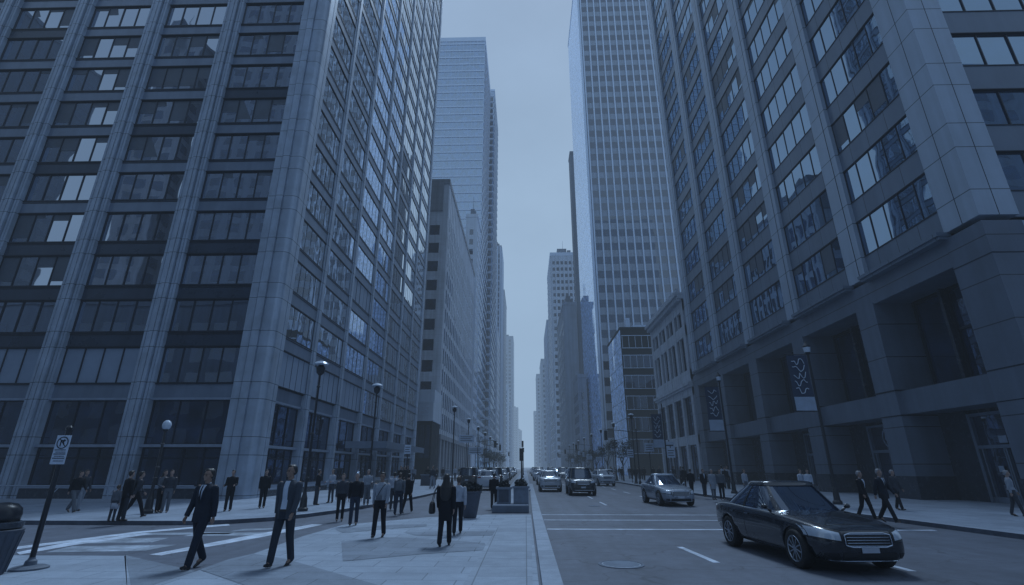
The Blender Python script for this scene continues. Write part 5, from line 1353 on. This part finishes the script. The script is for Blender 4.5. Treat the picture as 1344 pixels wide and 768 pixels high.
def banner_pole(x, y, h, zb, lab_p, lab_b, w_=1.0, bh=2.7, z=.13, lamp=True, side=-1, script=True):
    t = thing('banner_pole', lab_p, 'lamp post', (x, y, z))
    b = MB(); b.lathe([(.22, 0), (.22, .12), (.15, .2), (.12, .7), (.09, .8)], (x, y, z), 16); b.build('base', BM, t)
    b = MB(); b.seg((x, y, z + .7), (x, y, z + h), .075, .055, 12)
    for q in (zb + bh + .05, zb - .05): b.seg((x, y, q), (x + side * (w_ + .2), y, q), .022, .022, 8)
    b.build('pole', BM, t)
    if lamp: b = MB(); b.lathe([(.08, h), (.13, h + .12), (.17, h + .42), (.19, h + .46), (.08, h + .62), (.02, h + .75)], (x, y, z), 14); b.build('lantern', BM, t); b = MB(); b.lathe([(.145, h + .13), (.185, h + .40)], (x, y, z), 14); b.build('lantern_glass', M['lampglass'], t)
    x0, x1 = (x + side * (w_ + .12), x + side * .12) if side < 0 else (x + .12, x + w_ + .12)
    g = thing('street_banner', lab_b, 'banner', (x0, y, zb))
    b = MB(); nx, nz = 6, 12; vs = []
    for j in range(nz + 1):
        for i in range(nx + 1): vs.append((x0 + (x1 - x0) * i / nx, y + .03 * math.sin(j * .7 + i * .5), zb + bh * j / nz))
    b.add(vs, [(j * (nx + 1) + i, j * (nx + 1) + i + 1, (j + 1) * (nx + 1) + i + 1, (j + 1) * (nx + 1) + i) for j in range(nz) for i in range(nx)])
    b.build('cloth', M['bannerblue'], g, smooth=True)
    b = MB(); b.add([(x0 + .0, y - .05, zb), (x1, y - .05, zb), (x1, y - .05, zb + bh * .24), (x0, y - .05, zb + bh * .24)], [(0, 1, 2, 3)]); b.build('pale_panel', M['bannerlight'], g)
    if script:
        b = MB(); rnd = random.Random(int(x * 10)); cx = (x0 + x1) / 2
        for s_ in range(5):
            zc = zb + bh * (.34 + .13 * s_); pts = []
            for i in range(9): tt = i / 8; pts.append((cx - w_ * .32 + w_ * .62 * tt, y - .055, zc + .16 * math.sin(tt * PI * (2 + s_ % 3) + rnd.random() * 2) + .1 * tt))
            b.tube(pts, .022, 5)
        b.build('script_lettering', M['lampglass'], g)
banner_pole(15.2, 26.6, 7.4, 4.6, 'near black banner pole with lantern before the right tower', 'near navy banner with white script and a pale panel at its foot', 1.05, 2.9)
banner_pole(14.3, 37.0, 7.6, 4.3, 'second black banner pole on the right pavement', 'second navy banner with a pale panel, above the waiting pedestrians', 1.0, 3.1)
banner_pole(13.4, 50.0, 7.6, 3.6, 'third black banner pole near the ornate stone building', 'third navy banner near the ornate stone building', 1.0, 3.1, lamp=False)

def sign_on_post(x, y, z0, w_, h, lab, hp=4.2, z=.13, m='sheetwhite', arrow=False, group=None):
    t = thing('traffic_sign', lab, 'traffic sign', (x, y, z), group=group)
    b = MB(); b.seg((x, y, z), (x, y, hp), .04, .04, 8); b.build('post', BM, t)
    b = MB(); b.box(x - w_ / 2, x + w_ / 2, y - .08, y - .05, z0, z0 + h); b.build('sign_plate', M[m], t, bevel=.01)
    b = MB()
    for j in range(3): b.box(x - w_ * .38, x + w_ * (.38 - .1 * (j % 2)), y - .084, y - .079, z0 + h * (.2 + .25 * j), z0 + h * (.28 + .25 * j))
    b.build('sign_text', M['inkdark'], t); return t
for a in ((12.3, 52, 3.3, .9, .8, 'pale square sign on a post left of the ornate building'), (12.4, 62, 2.9, .8, .9, 'pale sign on a post before the black banded building'),
          (12.6, 45.5, 2.6, .7, .8, 'white upright sign on a post below the second banner'), (16.5, 60, 3.0, 1.2, 1.6, 'large white notice board on a post at the ornate building'),
          (-7.1, 62, 4.6, 1.9, .9, 'wide pale direction sign near the stone block'), (-7.4, 76.5, 3.6, 2.3, 1.0, 'wide white sign under the pavilion panel'), (-8.2, 36, 2.7, .45, .6, 'small white parking sign on the left pavement')):
    sign_on_post(*a[:5], a[5], hp=a[2] + a[4] + .2)
for i in range(8): sign_on_post(12.2 + R_(-.2, .5), 74 + i * 8.5, R_(2.6, 4.6), R_(.5, 1.2), R_(.5, 1.0), 'distant pale sign on a post along the right kerb', hp=5.2, group='distant signs on the right kerb')
for i in range(5): sign_on_post(-7.2 - R_(-.2, .4), 92 + i * 10, R_(2.6, 4.4), R_(.5, 1.2), R_(.5, .9), 'distant pale sign on a post along the left kerb', hp=5.0, group='distant signs on the left kerb')

def signal(x, y, h, lab, armx=0, z=.13, group=None):
    t = thing('traffic_light', lab, 'traffic light', (x, y, z), group=group)
    b = MB(); b.seg((x, y, z), (x, y, z + h), .07, .05, 10); b.lathe([(.15, 0), (.13, .3), (.08, .35)], (x, y, z), 12)
    if armx: b.seg((x, y, z + h - .3), (x + armx, y, z + h), .045, .03, 8)
    b.build('pole', BM, t)
    for hx in ([x + armx * .95] if armx else [x]):
        b = MB(); zz = z + h - (.65 if armx else .2); b.box(hx - .17, hx + .17, y - .25, y - .02, zz - .5, zz + .5)
        for j in range(3): b.lathe([(.12, -.40), (.12, -.25)], (hx, y, zz - .3 + .3 * j), 12, 'y')
        b.build('signal_head', BM, t)
        b = MB()
        for j in range(3): b.lathe([(.09, -.262), (.02, -.268)], (hx, y, zz - .3 + .3 * j), 12, 'y')
        b.build('signal_lens', M['darkconc'], t)
signal(-.35, 44.0, 2.9, 'short dark signal pole standing in the middle of the median')
signal(12.0, 56, 5.6, 'traffic light with an arm over the right lanes', -3.5)
signal(-7.0, 78, 5.6, 'traffic light at the left cross street corner', 2.6)
for i, (x, y, a) in enumerate(((11.8, 92, -3), (-.5, 88, 0), (-6.9, 92, 2.5), (11.8, 118, -3), (-.5, 120, 0), (11.8, 145, -3), (-6.9, 140, 2.5))):
    signal(x, y, 5.6, 'distant traffic light along the avenue', a, group='distant traffic lights')

# traffic island with planters
xi0, xi1, yi0, yi1 = -1.45, .12, 22.9, 40.5
t = thing('traffic_island', 'raised pale island platform carrying two square planters', 'traffic island', (-.65, 22.9, 0))
b = MB(); b.prism([(xi0, yi0), (xi1, yi0), (xi1 + .12, yi1), (xi0, yi1)], 0, .30); b.build('kerb_ring', M['darkconc'], t, bevel=.03)
b = MB(); b.prism([(xi0 + .04, yi0 + .04), (xi1 - .04, yi0 + .04), (xi1 + .08, yi1), (xi0 + .04, yi1)], .30, .315); b.build('platform_top', G_CONC, t)
def leaves(mb, c, r, n, s=.06, seed=1, mi=0):
    rn = random.Random(seed)
    for _ in range(n):
        while 1:
            u = Vector((rn.uniform(-1, 1), rn.uniform(-1, 1), rn.uniform(-1, 1)))
            if u.length < 1: break
        p = Vector((c[0] + u.x * r[0], c[1] + u.y * r[1], c[2] + u.z * r[2])); a = Vector((rn.uniform(-1, 1), rn.uniform(-1, 1), rn.uniform(-.3, 1))).normalized(); b_ = a.orthogonal().normalized()
        q = s * rn.uniform(.6, 1.5); c_ = a.cross(b_)
        mb.add([p - b_ * q, p + c_ * q * .45, p + b_ * q, p - c_ * q * .45], [(0, 1, 2, 3)], mi)
def box_planter(x, y, w_, h, z, lab, m, plant=.35, seed=1, frame=False):
    t = thing('planter', lab, 'planter', (x, y, z))
    b = MB(); b.prism([(x - w_ / 2, y - w_ / 2), (x + w_ / 2, y - w_ / 2), (x + w_ / 2, y + w_ / 2), (x - w_ / 2, y + w_ / 2)], z, z + h)
    b.build('planter_box', m, t, bevel=.02)
    b = MB(); e = .05
    for (a0, a1, c0, c1) in ((x - w_ / 2 - e, x + w_ / 2 + e, y - w_ / 2 - e, y - w_ / 2 + .04), (x - w_ / 2 - e, x + w_ / 2 + e, y + w_ / 2 - .04, y + w_ / 2 + e), (x - w_ / 2 - e, x - w_ / 2 + .04, y - w_ / 2 + .04, y + w_ / 2 - .04), (x + w_ / 2 - .04, x + w_ / 2 + e, y - w_ / 2 + .04, y + w_ / 2 - .04)): b.box(a0, a1, c0, c1, z + h - .06, z + h + .03)
    b.build('rim', M['planter'], t)
    if frame: b = MB(); b.box(x - w_ * .36, x + w_ * .36, y - w_ / 2 - .02, y - w_ / 2 - .004, z + h * .12, z + h * .86); b.build('front_panel', M['planterdark'], t)
    b = MB(); leaves(b, (x, y, z + h + plant * .4), (w_ * .45, w_ * .45, plant), 420, .06, seed); b.build('foliage', M['leafd'], t)
box_planter(-.98, 23.9, .60, .66, .315, 'square planter with a dark framed front panel on the island', M['planter'], .22, 1, True)
box_planter(-.22, 23.9, .66, .70, .315, 'plain pale square planter on the island beside the framed one', M['planter'], .25, 2)
def round_planter(x, y, r, h, z, lab, seed):
    t = thing('planter', lab, 'planter', (x, y, z))
    b = MB(); b.lathe([(r * .55, 0), (r * .62, .05), (r * .98, h - .08), (r * 1.06, h - .06), (r * 1.06, h), (r * .9, h)], (x, y, z), 24); b.build('planter_bowl', M['planterdark'], t)
    b = MB(); leaves(b, (x, y, z + h + .10), (r * 1.05, r * 1.05, .22), 700, .06, seed); b.build('foliage', M['leafd'], t)
round_planter(-2.15, 20.6, .42, .95, .02, 'round dark tapered planter overflowing with plants beside the island', 5)
x, y = at(568, 641, .13)
box_planter(-9.6, 52, 1.3, 1.0, .13, 'squat dark planter box on the left pavement before the stone block', M['planterdark'], .2, 7)

# rail along the left tower base
t = thing('handrail', 'long pale metal handrail on slanted brackets along the left tower base', 'handrail', (-24, 28.8, .13))
b = MB(); b.seg((-46, 28.8, .86), (-18.3, 28.8, .86), .035, .035, 8); b.build('top_rail', M['framelight'], t)
for i in range(9):
    b = MB(); xx = -45 + i * 3.2; b.seg((xx, 28.8, .84), (xx - .35, 28.5, .13), .022, .022, 8); b.build('bracket', M['framelight'], t)

# overhead signal mast & small street trees, a few bare-ish crowns far down the kerbs
def tree(x, y, h, lab, seed, group):
    t = thing('street_tree', lab, 'tree', (x, y, .13), group=group); rn = random.Random(seed)
    b = MB(); b.seg((x, y, .1), (x, y, h * .45), .10, .07, 8); tips = []
    for i in range(7):
        a = 2 * PI * i / 7 + rn.random(); q = (x + math.cos(a) * h * .2, y + math.sin(a) * h * .2, h * rn.uniform(.65, .95)); b.seg((x, y, h * rn.uniform(.35, .5)), q, .045, .015, 6); tips.append(q)
    b.build('trunk', M['bark'], t)
    b = MB()
    for i, q in enumerate(tips): leaves(b, q, (h * .13, h * .13, h * .11), 130, .10, seed * 10 + i, i % 2)
    leaves(b, (x, y, h * .8), (h * .2, h * .2, h * .2), 250, .10, seed + 99); b.build('crown', [M['leaf'], M['leafd']], t)
for i in range(7): tree(12.9, 70 + i * 13, R_(4.6, 6), 'small dull-leaved street tree on the far right kerb', i + 1, 'street trees on the right kerb')
for i in range(6): tree(-7.6, 96 + i * 13, R_(4.6, 6), 'small dull-leaved street tree on the far left kerb', i + 31, 'street trees on the left kerb')
